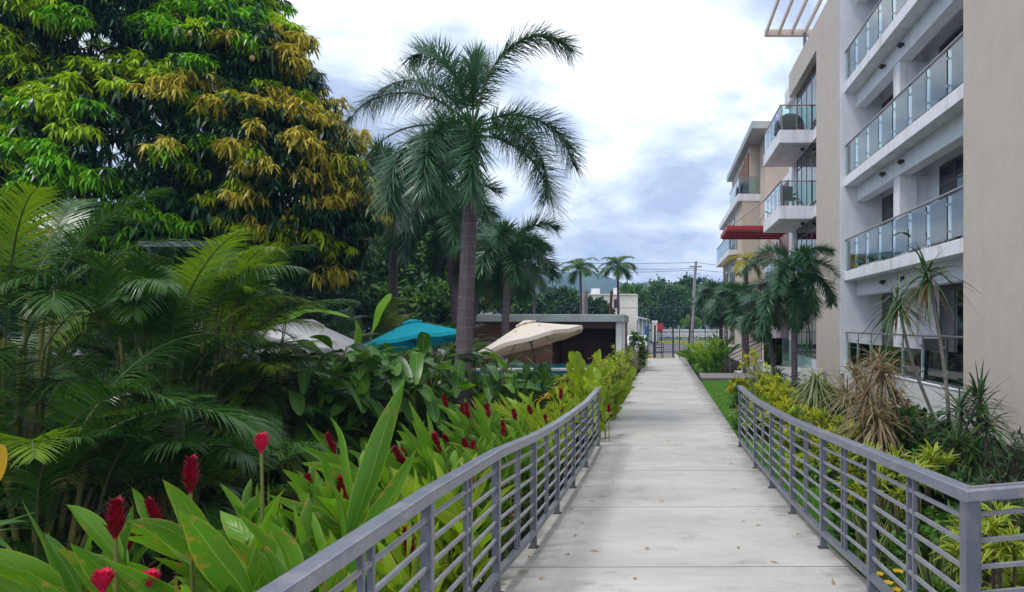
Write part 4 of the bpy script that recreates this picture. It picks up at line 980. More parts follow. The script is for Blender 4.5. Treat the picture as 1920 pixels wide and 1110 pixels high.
# parked white car
cx, cy = at(1192, 0, 53)[0], 55.5; t = thing('parked_car', 'white parked car half hidden by the hedge near the gate', 'car', (cx, cy, -.4)); m = MB()
prof = [(-2.1, .35), (-2.15, .75), (-1.9, .92), (-1.2, 1.0), (-.55, 1.42), (.9, 1.45), (1.65, 1.05), (2.1, .98), (2.15, .4)]; v = []
for sx, k in ((-.86, 1), (-.80, 1.0), (.80, 1.0), (.86, 1)):
    for y, z in prof: v.append((cx + sx * (1 if z < 1.1 else .86), cy + y, -.4 + (z if abs(sx) < .84 else min(z, z * .985))))
q = len(prof); f = [[k * q + i, k * q + i + 1, (k + 1) * q + i + 1, (k + 1) * q + i] for k in range(3) for i in range(q - 1)] + [list(range(q))[::-1]] + [list(range(3 * q, 4 * q))]
for ff in f: m.add([v[i] for i in ff], [list(range(len(ff)))])
m.add([v[0], v[q - 1], v[4 * q - 1], v[3 * q]], [[0, 1, 2, 3]]); m.build('body', 'carpaint', t, smooth=False)
m = MB(); m.add([(cx - .62, cy - 1.18, .62), (cx + .62, cy - 1.18, .62), (cx + .58, cy - .62, .99), (cx - .58, cy - .62, .99)], [[0, 1, 2, 3]]); m.build('windscreen', 'pane', t)
for sx in (-1, 1):
    m = MB(); xx = cx + sx * .80; m.add([(xx + sx * .03, cy - .95, .64), (xx + sx * .03, cy + 1.3, .66), (xx - sx * .05, cy + .85, .98), (xx - sx * .05, cy - .5, .97)], [[0, 1, 2, 3]]); m.build('side_window', 'pane', t)
    MB().box(cx + sx * .62 - .14, cx + sx * .62 + .14, cy - 2.19, cy - 2.1, .22, .36).build('headlight', 'coping', t)
    for yy in (-1.3, 1.3):
        wl = MB().tube([(cx + sx * .70, cy + yy, -.08), (cx + sx * .89, cy + yy, -.08)], .32, 18).build('wheel', 'rubber', t); MB().tube([(cx + sx * .88, cy + yy, -.08), (cx + sx * .90, cy + yy, -.08)], .19, 12).build('rim', 'metal', wl)

# hills
hx = np.linspace(-1250, 1250, 260); hy = np.concatenate([np.linspace(500, 1150, 46)])


def fbm(X, Y, s):
    r = np.random.default_rng(s); z = 0
    for k in range(9):
        fx = r.normal(0, 1) * .0045 * 1.6 ** k; fy = r.normal(0, 1) * .0045 * 1.6 ** k; z = z + np.sin(X * fx + Y * fy + r.uniform(0, 6.28)) * .62 ** k
    return z


RX = np.array([-1300, -600, -250, -160, -120, -75, -40, 0, 8, 60, 140, 300, 700, 1300]) ; RH = np.array([80, 92, 88, 74, 64, 61, 50, 52, 44, 36, 30, 40, 60, 60])


def hz(X, Y):
    r1 = np.interp(X, RX, RH) * np.exp(-((Y - 820) / 150) ** 2); r2 = np.interp(X, RX, RH) * .62 * np.exp(-((Y - 640) / 80) ** 2) * (1 + .35 * np.sin(X * .013 + 1)); r3 = np.interp(X, RX, RH) * 1.08 * np.exp(-((Y - 1050) / 120) ** 2)
    b = np.maximum(np.maximum(r1, r2), r3); return -4 + b * (1 + .07 * fbm(X, Y, 3)) + 1.6 * fbm(X * 3, Y * 3, 5) * np.clip(b / 20, 0, 1)


tag(sheet('hills', hx, hy, hz, 'hill'), kind='structure')

# ------------------------------------------------------------------ far trees and palms
def lobes(lst):
    return [(at(px, py, Y), R * Y / F) for px, py, Y, R in lst]


def gbase(px, Y):
    x = at(px, 0, Y)[0]; return (x, Y, float(ground_z(x, Y)) - .05)


TR = 'round trees across the street'
crown_tree('street_tree', 'broad round green tree right of the cream house', gbase(1240, 106), lobes([(1215, 572, 106, 26), (1240, 556, 106, 30), (1265, 560, 106, 28), (1285, 580, 105, 24), (1232, 588, 104, 24), (1262, 592, 104, 22)]), .62, .32, 1900, ('farleaf', 'fardark', 'farleafb'), [.55, .3, .15], TR)
crown_tree('street_tree', 'bright green tree directly behind the chimney of the cream house', gbase(1190, 95), lobes([(1180, 548, 95, 16), (1198, 552, 95, 18), (1175, 562, 95, 15)]), .5, .28, 900, ('farleafb', 'farleaf'), [.6, .4], TR)
crown_tree('street_tree', 'dark tree showing behind the utility pole', gbase(1320, 110), lobes([(1290, 536, 112, 18), (1315, 545, 110, 24), (1340, 552, 110, 26), (1300, 575, 108, 26), (1330, 590, 106, 24)]), .5, .28, 1200, ('fardark', 'farleaf'), [.6, .4], TR)
crown_tree('street_tree', 'bright low tree at the foot of the utility pole', gbase(1296, 100), lobes([(1290, 606, 100, 12), (1303, 608, 100, 11)]), .4, .22, 600, ('farleafb',), None, TR, trunk_r=.12)
crown_tree('street_tree', 'green tree in front of the cream house above the pavilion roof', gbase(1120, 70), lobes([(1100, 578, 70, 17), (1122, 580, 70, 18), (1138, 588, 69, 12)]), .45, .25, 1000, ('fardark', 'farleaf'), [.5, .5], TR)
crown_tree('street_tree', 'dense green tree left of the twin palms', gbase(1045, 72), lobes([(1030, 566, 72, 24), (1058, 562, 72, 24), (1078, 578, 71, 20), (1010, 582, 71, 22), (1048, 590, 70, 24)]), .45, .25, 1300, ('farleaf', 'fardark'), [.5, .5], TR)
crown_tree('street_tree', 'green tree seen between the second palm and its neighbours', gbase(960, 58), lobes([(930, 560, 58, 26), (965, 555, 58, 26), (990, 575, 57, 24), (905, 545, 60, 24)]), .45, .25, 1100, ('farleaf', 'farleafb', 'fardark'), [.5, .2, .3], TR)
crown_tree('street_tree', 'dark tall tree standing far behind the main palm', gbase(800, 40), lobes([(830, 470, 42, 70), (770, 430, 42, 70), (800, 540, 40, 75), (720, 500, 40, 70), (880, 530, 42, 50)]), .5, .22, 3200, ('farleaf', 'farleafb', 'fardark'), [.5, .3, .2], TR)
crown_tree('street_tree', 'far hidden tree closing the gap beneath the mango', gbase(600, 36), lobes([(600, 480, 36, 90), (500, 520, 36, 90), (660, 560, 36, 60), (380, 520, 36, 110), (200, 520, 36, 120), (40, 500, 36, 130)]), .5, .22, 2200, ('farleaf', 'fardark'), [.6, .4], TR)

crown_tree('hedge', 'dense dark hedge closing the garden behind the umbrellas', gbase(560, 36), lobes([(x_, y_, 36, 42) for x_ in range(120, 880, 62) for y_ in (612, 570)]), .42, .2, 420, ('farleaf', 'fardark', 'farleafb'), [.5, .35, .15], trunk_r=.1, cat='hedge')
crown_tree('hedge', 'dense dark hedge at the far left behind the areca palms', gbase(-60, 30), lobes([(x_, y_, 30, 55) for x_ in range(-260, 140, 80) for y_ in (620, 560)]), .42, .2, 420, ('farleaf', 'fardark'), [.5, .5], trunk_r=.1, cat='hedge')


def featherpalm(name, label, px, pyc, Y, H0, L, n, mat, tr=.09, ll=.55, lw=.06, el=(1.35, .05), arc=(1.3, 1.9), group=None, nl=34, base_y=None, droop=.5, az0=0):
    c = at(px, pyc, Y); b = np.array([c[0], Y, float(ground_z(c[0], Y))]); t = thing(name, label, 'palm', b, group)
    k = np.linspace(0, 1, 8); MB().tube(np.stack([b[0] + .05 * np.sin(k * 3), b[1] + 0 * k, b[2] + (c[2] - b[2]) * k], -1), np.linspace(tr * 1.3, tr, 8), 10).build('trunk', 'palmbark', t, smooth=True)
    MB().tube([c, c + [0, 0, .35 * L * .6]], [tr, tr * .5], 8).build('crownshaft', 'stem', t, smooth=True)
    for i in range(n):
        mb = MB(); e = np.interp(i / (n - 1), [0, 1], el); pinnate(mb, c + [0, 0, .15], az0 + i * 2.4, e + U(-.1, .1), L * U(.85, 1.1), np.interp(e, [-.1, 1.3], arc[::-1] if False else arc) * U(.85, 1.1), nl, ll, lw, droop, .25, 0, 1, .02, .15, U(-.3, .3))
        mb.build('frond', [mat, 'rachis'], t)
    return t


TP = 'twin palms beyond the pavilion'
featherpalm('feather_palm', 'left of two slim palms standing behind the pavilion roof', 1088, 508, 48, 4, 1.55, 15, 'farpalm', .08, .62, .042, group=TP, nl=46)
featherpalm('feather_palm', 'right of two slim palms, in front of the cream house', 1158, 505, 48, 4, 1.6, 14, 'farpalm', .08, .62, .042, group=TP, az0=1.1, nl=46)
for lab, px, y0, y1, mt, r in (('pale broken trunk stump right of the left slim palm', 1098, 545, 572, 'pole', .2), ('brown leaning bare pole left of the right slim palm', 1146, 545, 600, 'woodband', .12)):
    t = thing('dead_trunk', lab, 'tree', gbase(px, 52)); MB().tube([gbase(px - 2, 52), at(px - 1, (y0 + y1) / 2, 52), at(px + 1, y0, 52)], [r * 1.2, r, r * .95], 10).build('trunk', mt, t, smooth=True)
featherpalm('feather_palm', 'slim palm close behind the drooping second foxtail palm', 1000, 520, 40, 4, 1.5, 12, 'farpalm', .08, .55, .06)
featherpalm('yellow_palm', 'yellow leaved palm in front of the far tan block', 1398, 492, 31, 4, 1.1, 9, 'ypalm', .09, .45, .06, el=(.9, -.2), arc=(1.2, 1.6))

# foxtail palms
fr = [(168, 1.0, 1.95, 1.08, 1.6), (150, 1.22, 1.5, 1.05, 2.2), (100, 1.3, 1.3, .95, 2.0), (14, 1.33, 2.15, 1.2, 2.4), (12, .62, 2.05, .95, 1.2), (183, .8, 1.9, 1.08, 1.4), (-30, .3, 1.95, 1.05, 1.1), (-75, .25, 1.95, .95, 1.0), (-105, .35, 2.05, .95, 1.0), (192, .45, 2.0, 1.1, 1.1), (232, .2, 1.85, 1.05, 1.0), (-8, .05, 1.6, 1.0, .9), (176, .0, 1.6, 1.0, .9), (262, .05, 1.6, .85, .9)]
c = at(886, 246, 13); b = np.array([at(866, 0, 13)[0], 13, -.62])
foxtail('foxtail_palm', 'tall foxtail palm with ringed grey trunk rising above the ginger bed', b, c[2] - b[2] - .55, .185, .12, fr, 2.5, lean=(c[0] - b[0], 0), ll=.62, lw=.019, nn=78, k=7, shaft=.62, spear=1.5)
FX = 'foxtail palms in the background'


def fox2(label, px, pyc, pxb, Y, L, n, r, lo=-.25, mats=('fox', 'rachis'), ll=.45, lw=.035, hi=1.1, group=FX):
    c = at(px, pyc, Y); xb = at(pxb, 0, Y)[0]; b = np.array([xb, Y, float(ground_z(xb, Y)) - .03])
    f = [((i * 137.5) % 360, np.interp(i / (n - 1), [0, 1], [hi, lo]) + float(U(-.1, .1)), float(U(1.6, 2.0)), float(U(.85, 1.1)), 1.3) for i in range(n)]
    return foxtail('foxtail_palm', label, b, c[2] - b[2] - .4, r * 1.25, r, f, L, mats, lean=(c[0] - xb, 0), ll=ll, lw=lw, nn=46, k=7, shaft=.45, group=group)


fox2('second foxtail palm right of the tall one, drooping over the pavilion', 952, 470, 944, 22, 1.8, 15, .11, ll=.66)
fox2('foxtail palm left of the tall one in front of the mango tree', 740, 345, 735, 26.5, 3.2, 11, .15, ll=1.05)
fox2('foxtail palm hanging low directly behind the tall palm trunk', 838, 400, 862, 25, 2.6, 15, .13, ll=.8)
fox2('browning foxtail palm between the tall palm and the second one', 905, 480, 872, 26, 1.9, 11, .10, mats=('foxb', 'rachis'), ll=.7)
RP = 'foxtail palms in front of the apartments'
fox2('grey trunked foxtail palm in front of the tan pier', 1488, 512, 1490, 18.5, 1.55, 17, .07, group=RP, ll=.40, lw=.026, lo=-.75, hi=1.25)
fox2('dark bushy foxtail palm right of the far gate', 1352, 556, 1352, 33, 1.3, 15, .08, lo=-.7, group=RP, ll=.6, lw=.05)
fox2('dark low foxtail palm beside the entrance steps', 1392, 560, 1396, 29, 1.4, 10, .08, lo=-.4, group=RP, ll=.6, lw=.045)
fox2('stout dark foxtail palm just left of the grey trunked one', 1440, 580, 1452, 22.0, 1.1, 8, .06, lo=-.4, group=RP, ll=.48, lw=.04)

# mango tree
mt = thing('mango_tree', 'huge mango tree with drooping dark, lime and bronze leaf clusters', 'tree', (-13.5, 20, -.65))
mb = MB(); fruits = []
ML = lobes([(190, 120, 20.5, 330), (430, 190, 18.8, 165), (520, 340, 18, 160), (560, 440, 18.3, 120), (280, 330, 17.5, 200), (40, 260, 18.5, 260), (360, 480, 17.5, 150), (130, 420, 16.5, 170), (-160, 200, 19, 330), (500, 120, 19, 80), (300, 20, 19, 120), (610, 400, 18, 85), (250, 500, 18, 150)])
cen = np.array([l[0] for l in ML]); rad = np.array([l[1] for l in ML]); NLW = 0
for li, (c_, R) in enumerate(ML):
    nb = int(30 * R ** 2) + 20
    d = dirs(U(0, 6.28, nb), np.arcsin(U(-.75, 1, nb)))
    bc = c_ + d * R * .93
    for p, dd in zip(bc, d):
        if any(np.linalg.norm(p - cen[j_]) < rad[j_] * .84 for j_ in range(len(ML)) if j_ != li): continue
        px = VX + p[0] / p[1] * F; py = HY - (p[2] - HC) / p[1] * F; r = rng.random()
        if (dd[1] > .35 or px < -170 or py < -190) and r > .25: continue
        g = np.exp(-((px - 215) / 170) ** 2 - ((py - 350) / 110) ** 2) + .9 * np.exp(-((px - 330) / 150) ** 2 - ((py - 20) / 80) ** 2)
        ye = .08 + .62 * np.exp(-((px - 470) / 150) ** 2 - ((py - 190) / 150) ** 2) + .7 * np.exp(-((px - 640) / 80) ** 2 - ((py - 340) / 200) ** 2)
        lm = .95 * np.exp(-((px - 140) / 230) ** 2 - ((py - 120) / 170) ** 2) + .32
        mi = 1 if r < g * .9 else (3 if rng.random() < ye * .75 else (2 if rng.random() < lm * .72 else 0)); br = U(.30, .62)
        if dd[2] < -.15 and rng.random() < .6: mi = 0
        p = p + dd * (U(.0, .10) * R if mi else U(-.08, .02) * R)
        nw = int(22 * br / .45); q = nrm(rng.normal(0, 1, (nw, 3))) * (rng.random(nw) ** .45)[:, None] * br; q[:, 2] = np.abs(q[:, 2]) * .7 - .08
        w = p + q; NLW += nw; k = 11; P = np.repeat(w, k, 0); az = U(0, 6.28, nw * k)
        D = dirs(az, U(-1.0, .3, nw * k)) + np.repeat(nrm(q + dd * .4), k, 0) * .35
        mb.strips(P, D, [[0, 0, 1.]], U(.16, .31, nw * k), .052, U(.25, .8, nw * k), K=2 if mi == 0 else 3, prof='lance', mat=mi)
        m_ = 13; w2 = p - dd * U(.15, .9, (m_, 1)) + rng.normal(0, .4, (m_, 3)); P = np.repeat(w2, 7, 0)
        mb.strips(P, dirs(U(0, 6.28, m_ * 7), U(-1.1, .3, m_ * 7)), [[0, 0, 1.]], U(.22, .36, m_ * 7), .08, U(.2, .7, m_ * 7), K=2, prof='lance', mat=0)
        if len(fruits) < 60 and dd[1] < -.3 and rng.random() < .05: fruits.append(p + dd * .35 - np.array([0, 0, U(.3, .7)]))
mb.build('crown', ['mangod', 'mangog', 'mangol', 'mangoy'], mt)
tr = MB(); b0 = np.array([-13.5, 20, -.7]); tr.tube([b0, b0 + [.1, 0, 1.5], b0 + [0, 0, 3.2]], [.5, .4, .36], 12)
for c_, R in ML: tr.tube([b0 + [0, 0, 2.8], (b0 + [0, 0, 3.5]) * .5 + c_ * .5, c_], [.26, .16, .06], 7)
tr.build('trunk', 'bark', mt, smooth=True)
for p in fruits:
    f = MB(); f.tube([p + [0, 0, z * .16] for z in (-.5, -.42, -.2, .1, .35, .5)], np.array([.01, .035, .062, .066, .04, .01]), 9); fo = f.build('mango_fruit', 'mango', mt, smooth=True); MB().tube([p + [0, 0, .07], p + [0.02, 0, .45]], .005, 4).build('fruit_stalk', 'stem', fo)
print('mango whorls', NLW, 'fruits', len(fruits))

# areca palms on the left
AG = 'areca palm clumps on the left'


def areca(label, base, n, L, H, mats=('areca', 'rachis', 'arecay', 'arecap'), yel=.2, dry=.03, els=(.5, 1.4), faces=None, arc=(.9, 1.75), ll=.55, lw=.032, bias=None):
    b = np.array(base, float); t = thing('areca_palm', label, 'palm', b, AG); st = MB()
    for i in range(n):
        az = i * 2.4 + U(-.4, .4)
        if bias is not None and rng.random() < .5: az = bias + U(-1.1, 1.1)
        k = i / max(1, n - 1); h = H * U(.12, 1.0); q = b + np.array([math.cos(az), math.sin(az), 0]) * U(.05, .45)
        top = q + np.array([math.cos(az) * .25, math.sin(az) * .25, h]); st.tube([q, (q + top) / 2 + [0, 0, .05], top], [.035, .03, .02], 7)
        mb = MB(); r = rng.random(); mat = 3 if r < dry else (2 if r < dry + yel else 0)
        pinnate(mb, top, az, U(*els), L * U(.8, 1.15), U(*arc), 68, ll, lw * .78, U(.25, .6), U(.15, .6), mat, 1, .016, .16, U(-.5, .5), K=4, pw=1.4)
        mb.build('frond', list(mats), t)
    st.build('stem', 'cane', t, smooth=True); return t


gz_ = lambda x, y: float(ground_z(x, y))
areca('tallest areca palm clump at the far left edge below the mango', (-8.4, 8.8, -.65), 32, 2.3, 3.0, els=(.7, 1.4), yel=.15, ll=.66)
areca('areca palm clump left of centre under the mango canopy', (-7.0, 9.6, -.65), 32, 2.2, 2.45, els=(.6, 1.35), yel=.3, bias=-.3)
areca('areca palm clump with yellowish fronds beside the banana leaves', (-7.3, 10.9, -.65), 26, 1.8, 2.3, els=(.7, 1.4), yel=.5, bias=2.6)
areca('areca palm clump rising before the grey pergola beam', (at(375, 0, 10.8)[0], 11.0, -.65), 26, 1.7, 2.9, els=(.8, 1.45), yel=.4, bias=-.9)
areca('tall areca palm directly in front of the pergola posts', (at(315, 0, 11.9)[0], 11.9, -.65), 28, 1.8, 3.0, els=(.8, 1.45), yel=.3)
areca('dark nearest areca palm clump in the lower left', (-6.2, 6.9, -.65), 26, 1.9, 1.5, yel=.05, dry=.03, bias=-1.0)
areca('shaded low areca palm in front of the clumps', (-5.5, 8.0, -.65), 18, 1.5, .7, yel=.05, bias=-1.4)
areca('low dark areca palm deep between the big clumps', (-7.6, 7.4, -.65), 22, 1.8, .9, yel=.0)
areca('low dark areca palm behind the left clumps', (-8.6, 11.8, -.65), 24, 2.0, 1.0, yel=.1)
areca('areca palm behind the pale grey umbrella', (-9.5, 19.5, -.6), 20, 2.0, 1.6, yel=.3)
areca('areca palm far behind the grey umbrella by a slim trunk', (-10.0, 24.8, -.6), 24, 2.3, 2.2, yel=.5)
areca('areca palm behind the turquoise umbrella', (-8.0, 25.5, -.6), 22, 2.2, 1.7, yel=.5)
areca('bright areca palm between umbrella and palm trunk', (-7.6, 28.3, -.6), 16, 2.0, 1.2, yel=.8)
areca('areca palm deep under the mango tree', (-11.5, 14.5, -.6), 20, 2.2, 2.0, yel=.1)

# heliconia and banana hedge before the pool
HG = 'broad leaved heliconia hedge before the pool'
for i, (px, Y, h, lab) in enumerate([(545, 11.2, 1.5, 'leftmost heliconia clump next to the areca palms'), (610, 11.8, 1.65, 'heliconia clump below the pale grey umbrella'), (668, 12.1, 1.6, 'heliconia clump left of the turquoise umbrella'), (722, 12.3, 1.45, 'heliconia clump under the low edge of the turquoise umbrella'), (778, 12.5, 1.5, 'heliconia clump under the middle of the turquoise umbrella'), (830, 13.6, 1.5, 'heliconia clump directly left of the tall palm trunk'), (905, 13.4, 1.4, 'heliconia clump directly right of the tall palm trunk'), (955, 14.2, 1.35, 'heliconia clump below the low edge of the cream umbrella')]):
    x = at(px, 0, Y)[0]; ns = 58
    paddle('heliconia', lab, (x, Y, -.64), [(float(U(0, 6.28)), float((h + .55) * U(.25, 1.0)), float(U(.1, .75)), float(U(.45, .85)), float(U(-.3, .9)), float(U(.2, .9))) for _ in range(ns)], HG, lw=.2, bright=.16)
BN = 'banana plants behind the heliconia hedge'
paddle('banana_plant', 'banana plant with arching yellow green leaf above the grey umbrella', (-7.1, 12.6, -.64), [(.1, 2.65, .25, 1.15, .35, .35), (2.6, 2.5, .3, 1.0, .5, .5), (-.4, 2.2, .4, .8, .2, .6), (1.2, 2.5, .2, .9, .8, .4), (4.4, 2.0, .4, .9, .3, .7)], BN, lw=.26, bright=.7)
paddle('banana_plant', 'banana plant with one upright leaf left of turquoise umbrella', (-5.45, 12.4, -.64), [(.4, 2.35, .15, .9, 1.2, .12), (1.9, 2.0, .2, .65, 1.35, .05), (3.4, 1.9, .3, .8, .5, .5), (-1.2, 1.7, .3, .8, .2, .6)], BN, lw=.27, bright=.8)
paddle('banana_plant', 'low banana plant with torn drooping leaf by the areca palms', (-6.2, 10.8, -.64), [(-1.8, 1.4, .3, .9, .2, .8), (-.8, 1.3, .35, .8, .1, .9), (-2.6, 1.55, .3, .8, .5, .7), (.5, 1.6, .2, .7, .5, .5)], BN, lw=.27, bright=.6)
# slim bamboo screen in the shade behind the ginger
bs = thing('bamboo_screen', 'shaded screen of thin vertical canes under the heliconia leaves', 'fence', (-6, 14.2, -.6)); m = MB()
for x in np.arange(-9.0, -2.6, .07):
    m.tube([(x + U(-.02, .02), 14.2 + U(-.05, .05), -.65), (x + U(-.03, .03), 14.2 + U(-.05, .05), .75 + U(-.15, .1))], .018, 5, cap=False)
m.build('canes', 'bark', bs); MB().box(-9.0, -2.6, 14.25, 14.29, .2, .25).build('rail', 'bark', bs)

# ginger bed along the left railing
GG = 'red ginger plants along the railing'
gin = [  # px, Y, top py, stems, leaf, width, spread, flowers, mat, label
    (585, 2.9, 745, 8, .76, .155, .62, 0, 'ginger', 'largest red ginger plant with broad leaves in the left foreground'),
    (165, 2.6, 955, 7, .54, .115, .55, 0, 'ginger', 'low red ginger plant in the bottom left corner'),
    (345, 2.95, 850, 7, .62, .13, .55, 0, 'ginger', 'red ginger plant around two dark cones left of the largest one'),
    (690, 3.5, 900, 7, .52, .12, .5, 2, 'ginger', 'red ginger plant against the nearest stretch of the left railing'),
    (735, 4.6, 815, 7, .50, .11, .6, 4, 'ginger', 'red ginger plant behind the nearest railing post'),
    (855, 5.2, 715, 10, .58, .11, .6, 4, 'ginger', 'tall red ginger plant just below the tall palm trunk'),
    (765, 5.9, 780, 7, .48, .10, .6, 4, 'ginger', 'red ginger plant left of the tall one, backing onto the shade'),
    (905, 4.35, 850, 6, .50, .11, .4, 2, 'gingery', 'pale leaved red ginger plant pressing through the railing bars'),
    (930, 6.6, 735, 8, .50, .10, .6, 5, 'ginger', 'red ginger plant in the middle of the railing bed'),
    (990, 7.8, 735, 8, .48, .10, .6, 5, 'ginger', 'red ginger plant farther along with cones above the leaves'),
    (1025, 9.2, 715, 8, .48, .10, .6, 3, 'gingery', 'yellowish red ginger plant before the pool glimpses'),
    (900, 8.6, 720, 7, .46, .095, .6, 4, 'ginger', 'red ginger plant in front of the dark heliconias'),
    (1062, 8.6, 740, 7, .44, .09, .45, 2, 'gingery', 'red ginger plant close to the far end of the left railing'),
    (1000, 5.4, 840, 5, .46, .10, .3, 2, 'ginger', 'small red ginger plant tucked under the middle of the handrail'),
    (800, 3.2, 950, 5, .48, .11, .3, 1, 'gingery', 'small pale ginger plant poking under the near handrail'),
    (430, 2.5, 935, 6, .58, .135, .45, 0, 'gingery', 'pale broad leaved ginger plant at the bottom edge before the largest one'),
    (670, 2.5, 1010, 5, .50, .12, .35, 0, 'ginger', 'ginger plant in the corner between bottom edge and handrail'),
    (40, 2.8, 980, 6, .58, .12, .5, 0, 'ginger', 'ginger plant at the left edge above the corner one'),
    (625, 4.1, 860, 6, .50, .11, .55, 2, 'ginger', 'ginger plant in the shade behind the largest one'),
    (945, 5.6, 800, 6, .48, .10, .4, 3, 'ginger', 'ginger plant leaning on the middle of the handrail'),
    (95, 2.3, 1040, 6, .42, .09, .4, 0, 'ginger', 'ginger plant at the bottom edge near the left corner'),
    (265, 2.4, 1030, 6, .42, .09, .45, 0, 'ginger', 'ginger plant at the bottom edge between the two low bright cones'),
    (235, 3.6, 960, 6, .52, .115, .5, 1, 'ginger', 'ginger plant rearmost on the left before the areca palms'),
    (480, 3.9, 880, 6, .52, .11, .5, 2, 'ginger', 'ginger plant behind the two dark cones'),
    (1085, 9.9, 745, 6, .44, .09, .35, 1, 'gingery', 'pale ginger plant at the last post of the left railing'),
]
for px, Y, pt, ns, lf, lw, sp, nf, mat, lab in gin:
    x = min(at(px, 0, Y)[0], -1.42 if 'bars' not in lab and 'poking' not in lab else -1.2); b = np.array([x, Y, gz_(x, Y) - .03]); ginger('ginger_plant', lab, b, at(0, pt, Y)[2] - b[2] - (.22 if lf < .54 else .44), int(ns * 1.5) if Y > 3.2 else ns, lf, lw * (.85 if Y > 3.2 else .88), mat, sp, nf, 12 if Y > 3.2 else 9, group=GG, aim=math.pi if Y > 3.2 or px > 560 else None)
# ginger cones standing clear of the leaves in the foreground (belong to the foreground plants)
for nm, px, py, Y, L, m_ in (('tallest dark cone', 357, 925, 2.75, .125, 'bract'), ('bright cone', 490, 850, 3.3, .07, 'pinkbract'), ('dark cone', 216, 1010, 2.45, .12, 'bract'), ('low bright cone', 192, 1112, 2.3, .05, 'pinkbract'), ('low bright cone', 279, 1112, 2.4, .05, 'pinkbract')):
    p = at(px, py, Y); t = thing('ginger_flower', {357: 'tall dark red ginger cone standing above the leaves', 490: 'bright pink red ginger cone beyond the largest leaves', 216: 'dark red ginger cone at the left with bare stalk', 192: 'low pink red ginger cone at the bottom left corner', 279: 'low pink red ginger cone right of the corner one'}[px], 'flower', (p[0], p[1], -.55), 'red ginger cones in the foreground')
    MB().tube([(p[0] + .03, p[1] + .02, -.6), (p[0] + .02, p[1], (p[2] - .6) / 2), p], [.011, .009, .007], 7).build('stem', 'cane', t, smooth=True); flower(t, p, np.array([.03, 0, 1.]), L, m_, .05, .024)
# big canna like leaves past the end of the railing
CG = 'pale broad leaved plants past the railing end'
for px, Y, h, lab in ((1050, 13.0, 1.55, 'pale broad leaved plant in front of the dark pavilion opening'), (1095, 12.5, 1.5, 'pale broad leaved plant under the pavilion column'), (1118, 11.4, 1.2, 'pale broad leaved plant just past the left railing end'), (1010, 14.0, 1.6, 'dark broad leaved plant beside the cream umbrella'), (965, 13.0, 1.5, 'dark broad leaved plant in front of the low cream umbrella edge'), (1075, 15.0, 1.3, 'pale broad leaved plant hiding the pool edge'), (1140, 14.0, 1.0, 'pale broad leaved plant at the start of the left hedge')):
    x = at(px, 0, Y)[0]; ginger('canna_plant', lab, np.array([x, Y, gz_(x, Y) - .03]), h, 6, .52, .17, 'gingery' if 'dark' not in lab else 'heli', .35, 0, 7, group=CG)
for px, py, Y in ((1142, 775, 11.2),):
    p = at(px, py, Y); t = thing('ginger_flower', 'orange red flower cone at the foot of the railing end', 'flower', (p[0], p[1], -.2)); MB().tube([(p[0], p[1], -.2), p], .008, 6).build('stem', 'cane', t); flower(t, p, np.array([0, 0, 1.]), .12, 'bract', .03, .03)

# croton hedge along the far left edge of the path
CH = 'yellow green shrubs lining the left path edge'
names = ['nearest', 'second', 'third', 'fourth', 'fifth', 'sixth', 'seventh', 'eighth', 'ninth', 'tenth', 'eleventh', 'twelfth', 'thirteenth', 'fourteenth']
for i in range(14):
    Y = 12.4 + i * 2.15; x = -1.62 + pdx(Y) + U(-.06, .06); h = U(1.0, 1.3)
    shrub('croton_shrub', names[i] + ' yellow green shrub along the left edge of the path', (x, Y, gz_(x, Y) + .03), .52, 1.1, h, int(np.interp(i, [0, 13], [190, 110])), 10, .22, .042, ('crotonl', 'bush', 'songy', 'crotono'), [.5, .28, .18, .04] if i > 0 else [.4, .25, .2, .15], CH, droop=.3)
fl = (('tall leafy shrub rising by the pavilion column', 1188, 30.5, 1.9, .5), ('shrub behind the stepped white wall', 1172, 36, 1.2, .6))
for lab, px, Y, h, r in fl:
    x = at(px, 0, Y)[0]; shrub('leafy_shrub', lab, (x, Y, gz_(x, Y)), r, r, h, 60, 10, .3, .09, ('bush', 'crotonl'), [.7, .3], zmin=.3)
shrub('leafy_shrub', 'low bush hiding the parked car near the gate', (at(1203, 0, 45.5)[0], 45.5, -.42), .75, .5, .8, 90, 10, .2, .06, ('crotonl', 'bush'), [.5, .5])
t = thing('yucca', 'spiky brown grass like plant by the pavilion corner', 'plant', gbase(1182, 29)); mb = MB(); q = np.array(gbase(1182, 29)); rosette(mb, q + [0, 0, .6], 90, .9, .04, .5, .3, 0, K=4, low=-.1); mb.build('foliage', 'dracb', t)

